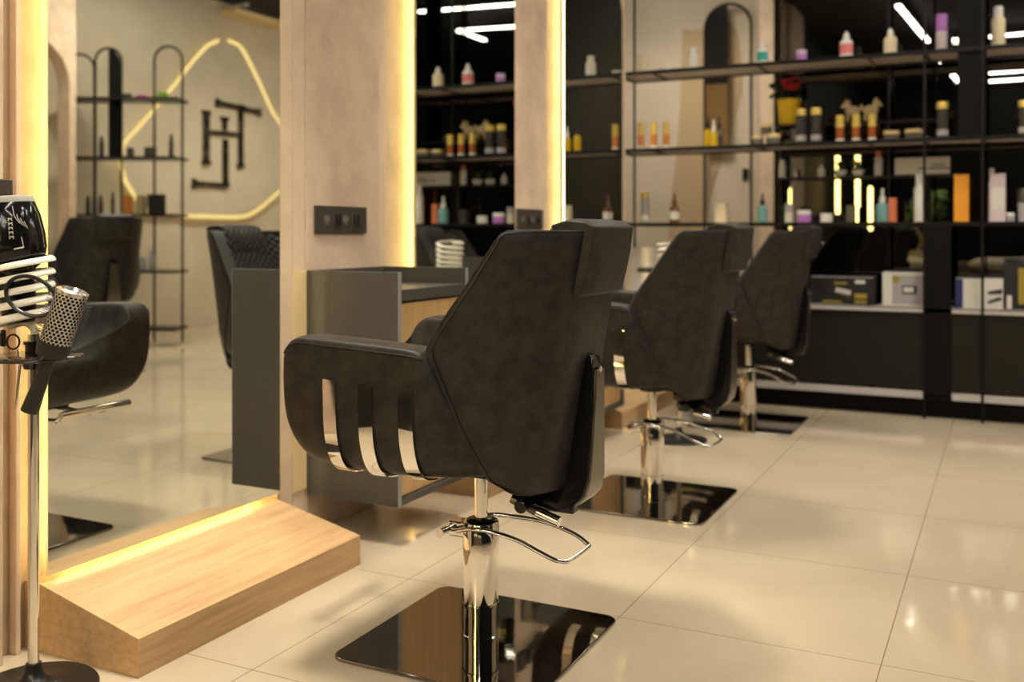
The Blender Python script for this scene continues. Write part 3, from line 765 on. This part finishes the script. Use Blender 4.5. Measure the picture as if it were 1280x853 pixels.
# glass ledge
YL = YG-.043
def ledge(*a, **k): return put(*a, y=YL, **k)
ledge('slim', 978, 1.315, 192, 215, 9, 'slim white bottle on ledge, leftmost on it', ('white_plastic', 'white_plastic'))
ledge('slim', 995, 1.315, 205, 215, 5, 'tiny white vial on ledge right of slim white bottle', ('white_plastic', 'grey_card'))
ledge('pump', 1027, 1.315, 199, 215, 9, 'small white pump bottle on the ledge', ('white_plastic', 'white_plastic', 'white_plastic'))
ledge('slim', 1098, 1.315, 183, 214, 10, 'pale bottle with orange top on ledge', ('white_plastic', 'coral'))
for u, w_ in ((1051, 'left'), (1073, 'right')):
    x = XY(u, YL); t = empty('potted_succulent', (x, YL, 1.3155)); tag(t, 'little plant in white bowl, %s one of two on ledge' % w_, 'plant', 'little white bowls with plants on ledge')
    MB().lathe([(.022, 0), (.034, .018), (.036, .036), (.030, .038)], 16).build('bowl', 'white_plastic', t)
    m = MB()
    for k in range(26):
        a = random.random()*2*PI; rr = .05*random.random(); hgt = .05+.05*random.random()
        m.tube([(0, 0, .034), (rr*.5*math.cos(a), rr*.5*math.sin(a), hgt*.8), (rr*math.cos(a), rr*math.sin(a), hgt)], [.003, .004, .0005], 4)
    m.build('leaves', 'leaf', t)
# white box with writing
x0, x1 = XY(1119, YL), XY(1187, YL)
t = empty('long_product_box', ((x0+x1)/2, YL, 1.3155)); tag(t, 'long white box with dark writing lying on ledge', 'box', 'products on the glass ledge')
W = x1-x0; MB().box(-W/2, W/2, -.03, .03, 0, .096).build('carton', 'white_card', t, smooth=0, bevel=.001)
def text(name, s, size, loc, rot, m, parent, ext=.0004, align='LEFT', sx=1):
    cu = bpy.data.curves.new(name, 'FONT'); cu.body = s; cu.size = size; cu.extrude = ext; cu.align_x = align; cu.resolution_u = 2
    o = bpy.data.objects.new(name, cu); C.objects.link(o); o.parent = parent; o.location = loc; o.rotation_euler = rot; o.scale = (sx, 1, 1)
    dg = bpy.context.evaluated_depsgraph_get(); me = bpy.data.meshes.new_from_object(o.evaluated_get(dg))
    me.materials.clear(); me.materials.append(MATS[m])
    q = bpy.data.objects.new(name, me); C.objects.link(q); q.parent = parent; q.location = loc; q.rotation_euler = rot; q.scale = (sx, 1, 1)
    bpy.data.objects.remove(o); bpy.data.curves.remove(cu); return q
m = MB()
for k, (a, b, c) in enumerate(((-.02, .03, .030), (.035, .145, .030), (.05, .12, .048))): m.box(a, b, -.0312, -.0302, c, c+.008)
m.build('printed_marks', 'ink', t, smooth=0)
# fluffy figurines
for u, sgn, w_ in ((1066, 1, 'left cream figurine, head turned to the left'), (1088, -1, 'right cream figurine, head turned to the right')):
    x = XY(u, YL); t = empty('animal_figurine', (x, YL, 1.6305)); tag(t, 'fluffy cream animal, '+w_, 'figurine', 'fluffy cream figurines on ledge')
    bm_ = MB()
    def blob(c, r, n=12):
        pr = [(max(r[0]*math.sin(PI*k/8), .0005), -r[2]*math.cos(PI*k/8)) for k in range(9)]
        m_ = MB().lathe(pr, n); m_.v = [(p[0]+c[0], p[1]*r[1]/r[0]+c[1], p[2]+c[2]) for p in m_.v]; bm_.add(m_.v, m_.f)
    blob((0, 0, .065), (.045, .028, .032)); blob((-.035*sgn, 0, .100), (.026, .024, .025)); blob((-.056*sgn, -.004, .094), (.012, .011, .010))
    blob((-.024*sgn, .014, .124), (.007, .006, .012)); blob((-.036*sgn, -.014, .125), (.007, .006, .012)); blob((.048*sgn, 0, .085), (.009, .009, .02))
    for lx in (-.028, .028):
        for ly in (-.014, .014): blob((lx, ly, .022), (.010, .010, .024))
    bm_.build('figurine_body', 'plush', t)
# yellow flower pot on a bracket
xp = XY(986, YG-.08); zb = 1.625
t = empty('flower_pot', (xp, YG-.08, zb+.0055)); tag(t, 'yellow pot of red flowers on a wire bracket', 'potted plant')
MB().lathe([(.052, 0), (.056, .01), (.066, .135), (.069, .137), (.069, .150), (.060, .150)], 24).build('pot', 'yellow_pot', t)
m = MB(); mp = MB(); rnd = random.Random(5)
for k in range(60):
    a = rnd.random()*2*PI; rr = .02+.075*rnd.random(); hh = .16+.10*rnd.random(); c = (rr*math.cos(a)-.02, max(-.08, min(.06, rr*math.sin(a))), hh)
    m.add([(c[0]-.018, c[1], c[2]), (c[0], c[1]-.008, c[2]-.014), (c[0]+.018, c[1], c[2]+.004), (c[0], c[1]+.006, c[2]+.015), (c[0], c[1], c[2]+.002)], [(0, 1, 4), (1, 2, 4), (2, 3, 4), (3, 0, 4)])
m.build('leaves', 'leaf_dark', t, smooth=0)
for k in range(16):
    a = rnd.random()*2*PI; rr = .055*rnd.random(); c = (rr*math.cos(a)+.020, rr*math.sin(a)*.6-.055, .205+.065*rnd.random())
    for q in range(6):
        b = q*PI/3; mp.tube([c, (c[0]+.018*math.cos(b), c[1]+.018*math.sin(b), c[2]+.006)], [.004, .008], 5)
mp.build('flowers', 'petal', t)
t2 = empty('pot_bracket', (xp, YG, zb)); tag(t2, 'thin black wire bracket under the yellow pot', 'bracket')
MB().box(-.075, .075, -.13, -.001, 0, .005).build('bracket_plate', 'rack_black', t2, smooth=0)
# boxes on the low shelf
def carton(u0, u1, v0, label, m, y=YM, dy=.16, name='carton_box'):
    x0, x1 = XY(u0, y-dy/2), XY(u1, y-dy/2); s = F/dep((x0+x1)/2, y-dy/2); zt = CAMH-(v0-HOR)/s
    t = empty(name, ((x0+x1)/2, y, ZS[3]+.0005)); tag(t, label, 'box', 'boxes on the low rack shelf')
    W = x1-x0; H = zt-ZS[3]
    MB().box(-W/2, W/2, -dy/2, dy/2, 0, H).build('carton', m, t, smooth=0, bevel=.0015)
    return t, W, H, -dy/2-.0012
t, W, H, f = carton(1012, 1094, 346, 'black hair iron box with gold print, left on the low shelf', 'black_card')
MB().box(-W*.46, W*.47, f, f+.001, H*.96, H).build('lid_line', 'grey_card', t, smooth=0)
MB().prism([(-W*.42, H*.66), (-W*.40, H*.78), (W*.12, H*.30), (W*.12, H*.16)], 'y', f, f+.001).build('printed_picture', 'gunmetal', t, smooth=0)
MB().prism([(-W*.10, H*.44), (-W*.09, H*.62), (W*.14, H*.50), (W*.13, H*.34)], 'y', f-.0006, f+.0004).build('printed_picture', 'grey_print', t, smooth=0)
MB().box(W*.20, W*.35, f, f+.001, H*.76, H*.88).build('printed_panel', 'white_card', t, smooth=0)
m = MB(); m.box(W*.19, W*.38, f, f+.001, H*.22, H*.40); m.box(W*.19, W*.37, f, f+.001, H*.06, H*.16); m.box(-W*.12, W*.08, f, f+.001, H*.72, H*.80); m.box(-W*.30, W*.14-.05, f, f+.001, H*.06, H*.13); m.build('gold_lettering', 'gold_print', t, smooth=0)
t, W, H, f = carton(1103, 1160, 341, 'silver and white hairdryer box, left of the lower black panel', 'white_card')
MB().box(-W*.28, W*.5, f, f+.001, H*.06, H*.92).build('printed_panel', 'grey_card', t, smooth=0)
MB().box(-W*.06, W*.26, f-.0006, f+.0004, H*.36, H*.62).build('picture_frame', 'ink', t, smooth=0)
MB().box(-W*.03, W*.19, f-.0012, f-.0004, H*.42, H*.57).build('printed_picture', 'white_card', t, smooth=0)
m = MB().lathe([(W*.09, 0), (W*.09, .001)], 16); m.xf(Matrix.Translation((-W*.20, f, H*.80)) @ Matrix.Rotation(PI/2, 4, 'X')).build('gold_emblem', 'gold_print', t)
t, W, H, f = carton(1194, 1229, 349, 'white box with navy blue end on the low shelf', 'white_card')
MB().box(-W*.5, -W*.22, f, f+.001, 0, H).build('blue_end', 'navy', t, smooth=0)
t, W, H, f = carton(1230, 1254, 349, 'white box printed with a black styling tool', 'white_card')
m = MB(); m.prism([(-W*.30, H*.48), (-W*.30, H*.58), (W*.45, H*.68), (W*.45, H*.5)], 'y', f, f+.001); m.prism([(-W*.30, H*.16), (-W*.30, H*.26), (W*.35, H*.42), (W*.45, H*.3)], 'y', f, f+.001); m.build('printed_picture', 'ink', t, smooth=0)
t, W, H, f = carton(1255, 1300, 328, 'tall black box with gold stripe at right picture edge', 'black_card')
m = MB(); m.box(-W*.10, W*.12, f, f+.001, H*.12, H*.88); m.build('gold_stripe', 'gold_print', t, smooth=0)
MB().box(-W*.42, -W*.28, f, f+.001, H*.02, H*.30).build('printed_panel', 'white_card', t, smooth=0)
t, W, H, f = carton(780, 822, 310, 'tall cream box printed with a dark brush between the first two chairs', 'white_card')
m = MB(); m.prism([(-W*.15, H*.55), (-W*.05, H*.60), (W*.4, H*.62), (W*.4, H*.50), (-W*.05, H*.51)], 'y', f, f+.001); m.build('printed_picture', 'ink', t, smooth=0)
MB().box(-W*.5, -W*.26, f, f+.001, 0, H*.7).build('warm_panel', 'cream_plastic', t, smooth=0)

# ------------------------------------------------------------------ alcove decor: painted shape, arch frame
def zb_(v, x, y): return ZV(v, x, y)
yb = YB-.004
pp = [(853, 36), (866, 38), (882, 36), (905, 20), (918, 32), (924, 50), (928, 90), (927, 115), (918, 150), (905, 190), (892, 230), (884, 262), (880, 300), (835, 300), (838, 255), (846, 190), (851, 120), (852, 70)]
poly = []
for u, v in pp:
    x = XY(u, yb); poly.append((x, ZV(v, x, yb)))
tp = MB().prism(poly, 'y', yb-.004, YB-.0005).build('painted_wall_shape', 'tan_patch', smooth=0); tag(tp, 'tan organic wall shape behind the left part of the rack', 'wall decor')
ya = YB-.10
xl, xr = XY(881, ya), XY(939, ya); sA = F/dep((xl+xr)/2, ya); rA = (xr-xl)/2; ztop = CAMH+(HOR-5)/sA
t = empty('arch_screen', ((xl+xr)/2, ya, 0)); tag(t, 'tall black arch frame with half dark panel before the beige wall', 'screen')
pts = [(-rA, 0, 0), (-rA, 0, ztop-rA)]+[(-rA*math.cos(PI*k/16), 0, ztop-rA+rA*math.sin(PI*k/16)) for k in range(1, 16)]+[(rA, 0, ztop-rA), (rA, 0, 0)]
MB().tube(pts, .012, 8).build('arch_rod', 'rack_black', t)
zc = CAMH+(HOR-104)/sA
pl = [(-rA, zc), (0, zc), (0, ztop)]+[(-rA*math.sin(PI/2*k/8), ztop-rA+rA*math.cos(PI/2*k/8)) for k in range(1, 9)]
MB().prism(pl, 'y', -.006, .006).build('dark_panel', 'gloss_black', t, smooth=0)
MB().box(-rA, 0, -.006, .006, CAMH+(HOR-181)/sA, zc-.004).build('tinted_mirror_panel', 'glow_tint_mirror', t, smooth=0)  # warm reflected glow put into the mirror's tint
# column strip at the right end of the alcove
struct('trim_11', MB().box(XY(949, YB-.25), XY(967, YB-.25), YB-.25, YB, 0, ZC), 'pilaster_trim', smooth=0)
sw = MB().box(-.025, .025, -.008, 0, -.05, .05).build('wall_switch', 'gloss_black', loc=(XY(932, YB), YB-.001, 1+(HOR-217)/155.)); tag(sw, 'small black switch on beige alcove wall', 'switch')

# ------------------------------------------------------------------ opposite side (seen in the first mirror)
XV = 2*XM
def mir(u, v, x):                # point on plane x=const seen in the mirror at (u, v)
    vx = XV-x; y = vx/Q(u); return Vector((x, y, 1-(v-HOR)*dep(vx, y)/F))
def cove(pts, label, n=4):
    P = smoothpath([mir(u, v, XO-.045) for u, v in pts], n)
    o = MB().tube(P, .021, 6).build('led_strip_light', 'led_cove'); tag(o, label, 'light strip', 'warm light strips around the wall panel'); return o
cove([(273, 51), (258, 58), (240, 78), (215, 110), (190, 140), (165, 168), (154, 182), (151, 200), (155, 222), (165, 240), (178, 258), (190, 268)], 'long warm light strip rising left of the metal letters')
cove([(286, 51), (300, 58), (312, 78), (325, 105), (340, 138), (352, 156), (375, 180), (410, 210)], 'warm light strip falling right of the peak, above the letters')
cove([(230, 270), (270, 271), (302, 271), (320, 264), (340, 248), (360, 232), (400, 215)], 'warm light strip running below the metal letters')
pp = [(190, 268), (172, 250), (160, 230), (154, 205), (156, 186), (168, 170), (195, 138), (220, 108), (243, 78), (260, 60), (279, 53), (298, 60), (310, 80), (323, 107), (338, 140), (352, 160), (378, 184), (400, 205), (360, 230), (335, 248), (315, 263), (300, 268), (230, 268)]
poly = [(p.y, p.z) for p in (mir(u, v, XO-.055) for u, v in pp)]
wp = MB().prism(poly, 'x', XO-.055, XO-.035).build('raised_sign_panel', 'beige_wall', smooth=0); tag(wp, 'beige peaked wall panel carrying the metal letters', 'wall panel')
# letters
sg = empty('letter_sign', mir(285, 170, XO-.056)); tag(sg, 'dark metal interlocked letters on the beige wall panel', 'sign')
o0 = sg.location
def bar(name, a, b, w, dz=.03, flare=None):
    A = mir(*a, XO-.06)-o0; B = mir(*b, XO-.06)-o0; dv = (B-A).normalized(); n = Vector((0, -dv.z, dv.y))
    prof = [(0, w)] if not flare else []
    if flare:
        fa, fb = flare; L = (B-A).length
        prof = [(0, w+fa), (.03, w+fa), (.06, w), (L-.06, w), (L-.03, w+fb), (L, w+fb)]
    else: prof = [(0, w), ((B-A).length, w)]
    left = [A+dv*s+n*ww/2 for s, ww in prof]; right = [A+dv*s-n*ww/2 for s, ww in reversed(prof)]
    MB().prism([(p.y, p.z) for p in left+right], 'x', -.03, 0).build(name, 'sign_metal', sg, smooth=0, bevel=.003)
bar('letter_stem', (257, 138), (257, 206), .075, flare=(.035, .035))
bar('letter_stem', (300, 131), (300, 210), .065, flare=(.05, .035))
bar('letter_crossbar', (261, 165), (298, 168), .040)
bar('letter_top_bar', (269, 128), (325, 141), .050, flare=(.04, .04))
bar('letter_stem', (280, 146), (280, 163), .05, flare=(.06, .0))
bar('letter_stem', (281, 174), (281, 231), .07)
bar('letter_foot', (240, 229), (285, 232), .045, flare=(.05, 0))
# arch rack
q0 = mir(192, 300, 2.28)
def mirp(u, v, d):
    lat = (u-640)/F*d; vx = lat*CP-d*SP; y = lat*SP+d*CP
    return Vector((XV-vx, y, 1-(v-HOR)*d/F))
DR = 8.68
ar = empty('arch_rack', mirp(170, 432, DR)*1.0); ar.location.z = 0; tag(ar, 'black open rack with arched tops in the first mirror', 'rack')
ro = ar.location.copy()
def rp(u, v, d=DR): return mirp(u, v, d)-ro
def arch(u0, u1, vt, d=DR):
    uc = (u0+u1)/2; r = (u1-u0)/2; P = [rp(u0, 428, d)]+[rp(u0, vt+r, d)]+[rp(uc-r*math.cos(PI*k/12), vt+r-r*math.sin(PI*k/12), d) for k in range(1, 12)]+[rp(u1, vt+r, d), rp(u1, 428, d)]
    for p in P: p.z = max(p.z, 0.0)
    MB().tube(P, .011, 8).build('arch_rod', 'rack_black', ar)
arch(193, 228, 58); arch(119, 152, 60); arch(82, 118, 68)
P = [rp(136, 196), rp(136, 62), rp(143, 63), rp(149, 72), rp(152, 88), rp(152, 196)]
nrm = (rp(228, 100)-rp(82, 100)); nrm.z = 0; nrm.normalize(); nn = Vector((-nrm.y, nrm.x, 0))
MB().loft([[tuple(p+nn*.008) for p in P], [tuple(p-nn*.008) for p in P]]).build('dark_panel', 'panel_black', ar, smooth=0)
for v in (127, 200, 271, 341, 412):
    a, b = rp(84, v), rp(228, v)
    MB().add([a+nn*.16, b+nn*.16, b-nn*.16, a-nn*.16, a+nn*.16+Vector((0, 0, .02)), b+nn*.16+Vector((0, 0, .02)), b-nn*.16+Vector((0, 0, .02)), a-nn*.16+Vector((0, 0, .02))],
             [(0, 1, 2, 3), (7, 6, 5, 4), (0, 4, 5, 1), (1, 5, 6, 2), (2, 6, 7, 3), (3, 7, 4, 0)]).build('shelf', 'rack_black', ar, smooth=0)
def rack_item(u, v, w, h, label, m, kind='box', m2=None):
    p = mirp(u, v, DR); s = F/DR; t = bottle(kind, p.x, p.y, p.z+.0195, h/s, w/s, label, (m, m2 or m, m), 'things on the arched rack', 'box' if kind == 'box' else ('bottle' if kind != 'jar' else 'jar')); return t
rack_item(158, 127, 10, 7, 'dark low box on the top shelf of arched rack', 'dark_bottle')
rack_item(177, 127, 10, 5, 'magenta box on the top shelf of arched rack', 'magenta')
rack_item(204, 127, 10, 8, 'green box on the top shelf of arched rack', 'green_box')
rack_item(127, 200, 6, 26, 'dark bottle left of the black half arch panel', 'dark_bottle', 'slim', 'matt_black')
rack_item(163, 200, 9, 12, 'dark jar right of the black half arch panel', 'dark_bottle', 'jar')
rack_item(188, 200, 13, 13, 'dark box on the second shelf of arched rack', 'dark_bottle')
rack_item(214, 200, 6, 29, 'slim dark bottle between the rods of right arch', 'dark_bottle', 'slim', 'matt_black')
rack_item(110, 271, 6, 24, 'leftmost slim bottle of trio on third arched rack shelf', 'dark_bottle', 'slim')
rack_item(118, 271, 6, 30, 'middle slim bottle of trio on third arched rack shelf', 'dark_bottle', 'slim')
rack_item(126, 271, 6, 24, 'right slim bottle of trio on third arched rack shelf', 'dark_bottle', 'slim')
rack_item(141, 271, 5, 28, 'lone slim bottle on third arched rack shelf', 'dark_bottle', 'slim')
rack_item(160, 271, 8, 24, 'amber box on third arched rack shelf', 'amber_label')
rack_item(177, 271, 10, 24, 'brown box on third arched rack shelf', 'tan_patch')
rack_item(196, 271, 22, 25, 'wide black box on third arched rack shelf', 'black_card')
rack_item(178, 341, 10, 16, 'grey jar on fourth shelf of arched rack', 'grey_card', 'jar')
rack_item(190, 341, 8, 26, 'grey bottle on fourth shelf of arched rack', 'grey_card', 'slim')
# wall pier with an arched opening at the left of the reflection
xp_ = 2.75
a0 = mir(62, 300, xp_).y-.55; a1 = mir(87, 300, xp_).y; a2 = mir(95, 300, xp_).y
zt = mir(75, 52, xp_).z; rr = .34
pl = [(a0, 0), (a0, ZC), (a2, ZC), (a2, 0), (a1, 0), (a1, zt-rr)]+[(a1-rr+rr*math.cos(PI/2*k/8), zt-rr+rr*math.sin(PI/2*k/8)) for k in range(1, 9)]+[(a0+.3+.2, zt), (a0+.3, zt-.1), (a0+.3, 0)]
struct('wall_arched_pier', MB().prism(pl, 'x', xp_, xp_+.14), 'plaster', smooth=0)
# air conditioner on its ledge
p0, p1 = mir(290, 10, XO), mir(375, 30, XO)
t = empty('air_conditioner', (XO-.002, (p0.y+p1.y)/2, p0.z+.10)); tag(t, 'white wall air conditioner above the metal letters', 'air conditioner')
Lh = (p1.y-p0.y)/2
MB().prism([(0, -.10), (-.16, -.10), (-.22, -.04), (-.22, .13), (0, .16)], 'y', -Lh, Lh).build('unit_body', 'ac_white', t, bevel=.01)
MB().prism([(-.145, -.105), (-.165, -.1), (-.222, -.045), (-.215, -.055)], 'y', -Lh+.05, Lh-.05).build('air_vent', 'ac_dark', t, smooth=0)
# bulkhead ledge under AC
pl0, pl1 = mir(276, 16, XO), mir(400, 50, XO)
lw = MB().box(XO-.20, XO-.001, pl0.y, 10.9, p0.z-.10, p0.z-.05).build('wall_ledge', 'cream_board', smooth=0); tag(lw, 'lit cream ledge below the air conditioner', 'ledge')

# ------------------------------------------------------------------ behind the camera (seen in the black glass)
t = empty('bench_sofa', (-.8, -1.3, 0)); tag(t, 'long olive bench sofa reflected in black glass below the third shelf', 'sofa')
MB().box(-1.28, 1.6, -.35, .30, .04, .44).build('sofa_base', 'sofa', t, bevel=.02)
MB().box(-1.28, 1.6, -.35, -.12, .44, .60).build('sofa_back', 'sofa', t, bevel=.02)
for x, w_ in ((-1.45, 'left'), (.15, 'right')):
    c = MB(); rings = []
    for k in range(9):
        xx = -.62+1.24*k/8; e = 1-abs(-1+2*k/8)**9*.75
        ring = []
        for q in range(14):
            a = 2*PI*q/14; ring.append((xx, .11*math.cos(a)*e, .12+.095*math.sin(a)*e+.012*math.sin(k*1.7)))
        rings.append(ring)
    o = c.loft(rings).build('sofa_cushion', 'cushion', sub=1, loc=(x, -1.27, .455)); tag(o, 'long cream cushion, the %s one on the reflected bench sofa' % w_, 'cushion', 'cream cushions on the bench sofa')
# bonsai-like plant on the sofa back end
def vg(u, v, y):                 # real point whose reflection in the black glass is seen at (u, v)
    yv = 2*YG-y; x = Q(u)*yv; return Vector((x, y, 1-(v-HOR)*dep(x, yv)/F))
p = vg(1146, 328, -1.7)
st = MB().box(p.x-.2, p.x+.2, -1.9, -1.68, 0, p.z-.002).build('plant_stand', 'wood', smooth=0); tag(st, 'low wooden plant stand behind the bench sofa', 'stand')
t = empty('potted_tree', (p.x, -1.79, p.z)); tag(t, 'small green tree in cream pot reflected behind the white bottle', 'potted plant')
MB().lathe([(.07, 0), (.10, .02), (.11, .15), (.09, .15)], 20).build('pot', 'cream_plastic', t)
MB().tube(smoothpath([(0, 0, .14), (.05, 0, .3), (-.03, 0, .5), (.05, 0, .68)], 5), .02, 8).build('trunk', 'tan_patch', t)
m = MB(); rnd = random.Random(2)
for cx, cz, rad in ((-.28, .62, .2), (.12, .72, .22), (.25, .85, .12)):
    for k in range(160):
        v = Vector((rnd.gauss(0, 1), rnd.gauss(0, 1), rnd.gauss(0, .7))).normalized()*rad*rnd.random()**.4
        c = Vector((cx, 0, cz))+v; d1 = Vector((rnd.uniform(-1, 1), rnd.uniform(-1, 1), rnd.uniform(-1, 1))).normalized()*.03; d2 = d1.cross(Vector((.3, .5, .8))).normalized()*.018
        m.add([c-d1, c+d2, c+d1, c-d2], [(0, 1, 2, 3)])
m.build('leaves', 'leaf_bright', t, smooth=0)
# pendants
for u, v0, v1, w_ in ((1047, 192, 268, 'leftmost'), (1072, 190, 291, 'middle'), (1088, 233, 291, 'rightmost')):
    a = vg(u, v0, -.9); b = vg(u, v1, -.9)
    t = empty('pendant_light', (a.x, -.9, a.z)); tag(t, w_+' glowing vertical tube pendant reflected in black glass', 'light', 'glowing tube pendants')
    MB().lathe([(.004, b.z-a.z), (.022, b.z-a.z+.02), (.022, -.02), (.004, 0)], 14).build('light_tube', 'led_pendant', t)
    MB().lathe([(.002, .0), (.002, ZC-a.z)], 6).build('cord', 'matt_black', t)

# ------------------------------------------------------------------ lights
def led_bar(x0, y0, x1, y1, label, z=3.28, w=.045):
    L = math.hypot(x1-x0, y1-y0); t = empty('linear_light', ((x0+x1)/2, (y0+y1)/2, z), math.atan2(y1-y0, x1-x0)); tag(t, label, 'ceiling light', 'white linear ceiling lights')
    MB().box(-L/2, L/2, -w/2, w/2, 0, .05).build('housing', 'matt_black', t, smooth=0)
    MB().box(-L/2, L/2, -w/2, w/2, -.012, -.001).build('diffuser', 'led_white', t, smooth=0)
    for q in (-L*.4, L*.4): MB().lathe([(.002, .05), (.002, ZC-z-.001)], 6, c=(q, 0, 0)).build('hanger', 'matt_black', t)
led_bar(-1.01, 1.54, -.88, -.68, 'long white ceiling light over the aisle beside the first chair')
led_bar(-.82, -2.4, -.70, -4.4, 'long white ceiling light behind the camera, along the aisle')
led_bar(-.62, -.72, 1.3, -.60, 'white cross light above the camera, right of the long aisle light')
led_bar(-.34, -3.0, 1.3, -2.9, 'white cross light behind the camera, nearest of a row of three')
led_bar(-.34, -3.7, 1.3, -3.6, 'white cross light behind the camera, middle of a row of three')
led_bar(-.34, -4.6, 1.3, -4.5, 'white cross light behind the camera, farthest of a row of three')
led_bar(.28, 3.30, 1.40, 3.44, 'white cross light over the middle of the salon')
led_bar(.77, 2.30, 1.50, 2.42, 'short white cross light joining the angled ceiling light')
led_bar(1.52, 2.40, 1.52, 1.76, 'short white ceiling light set along the room, angled pair')
led_bar(2.2, 4.6, 2.2, 7.2, 'added fill light bar by the opposite wall near arched rack')  # added fill for the opposite side, no fixture known here
led_bar(1.6, 8.2, 1.6, 10.2, 'added fill light bar beyond the black glass partition')  # added to brighten the far side past the partition
led_bar(-3.2, 6.9, -1.9, 6.9, 'added fill light bar inside the beige alcove')  # unseen lamp added to light the alcove
def area(name, loc, size, energy, col, rot=(0, 0, 0)):
    l = bpy.data.lights.new(name, 'AREA'); l.shape = 'DISK'; l.size = size; l.energy = energy; l.color = col
    o = bpy.data.objects.new(name, l); C.objects.link(o); o.location = loc; o.rotation_euler = rot; return o
def spot(x, y, label, power=90, ang=75, blend=.35, z=ZC):
    t = empty('downlight', (x, y, z-.001)); tag(t, label, 'ceiling light', 'round recessed downlights')
    MB().lathe([(.060, -.004), (.060, 0)], 24).build('trim_ring', 'white_plastic', t)
    MB().lathe([(.045, -.010), (.045, -.005)], 24).build('lens', 'downlight', t)
    l = bpy.data.lights.new('downlight_beam', 'SPOT'); l.energy = power; l.color = (1, .91, .76); l.spot_size = math.radians(ang); l.spot_blend = blend; l.shadow_soft_size = .22
    o = bpy.data.objects.new('downlight_beam', l); C.objects.link(o); o.parent = t; o.location = (0, 0, -.02)
    return t
spot(-1.56, 1.90, 'recessed downlight above the first mirror and foot ramp', 240, 58, .6)
spot(-1.62, 3.72, 'recessed downlight above the middle mirror', 120, 62, .5)
spot(-1.62, 5.10, 'recessed downlight above the far mirror', 90, 62, .5)
spot(.2, 2.4, 'recessed downlight over the open floor right of first chair', 80, 110, .8)
spot(.3, 4.4, 'added fill downlight over the open floor before the rack', 110, 110, .8)  # added beam, lights the rack products from the front
spot(-.6, -1.6, 'added fill downlight over the bench sofa', 260, 75, .6)  # added lamp so the sofa cushions show in the black glass
spot(2.0, 8.0, 'added fill downlight before the metal letters', 140, 120, .8)  # added fill, makes the lettered wall bright in the mirror
spot(2.1, 6.0, 'added fill downlight before the arched rack', 110, 120, .8)  # unseen lamp added to lift the arched rack's side
spot(-2.4, 7.2, 'added fill downlight inside the beige alcove', 85, 130, .8)  # second added fill, brightens the alcove's back wall
led_bar(-1.1, 4.75, .15, 4.75, 'added fill light bar over the floor nearest the display rack')  # added front light for the bottles, stays out of view
w = bpy.data.worlds.new('World'); bpy.context.scene.world = w; w.use_nodes = True
w.node_tree.nodes['Background'].inputs[0].default_value = (1, .9, .75, 1); w.node_tree.nodes['Background'].inputs[1].default_value = .03

# ------------------------------------------------------------------ camera
cam = bpy.data.cameras.new('camera'); co = bpy.data.objects.new('camera', cam); C.objects.link(co)
cam.sensor_width = 36; cam.lens = F*36/1280; cam.shift_y = -(426.5-HOR)/1280
co.location = (0, 0, CAMH); co.rotation_euler = (PI/2, 0, PSI)
cam.clip_start = .05
cam.dof.use_dof = True; cam.dof.focus_distance = 2.22; cam.dof.aperture_fstop = 2.4
scn = bpy.context.scene; scn.camera = co
scn.view_settings.view_transform = 'Standard'; scn.view_settings.look = 'None'; scn.view_settings.gamma = 1; scn.view_settings.use_curve_mapping = False
scn.view_settings.exposure = 1.02
scn.cycles.use_denoising = True
scn.cycles.max_bounces = 12; scn.cycles.glossy_bounces = 8; scn.cycles.diffuse_bounces = 4
scn.cycles.caustics_reflective = True; scn.cycles.sample_clamp_indirect = 6
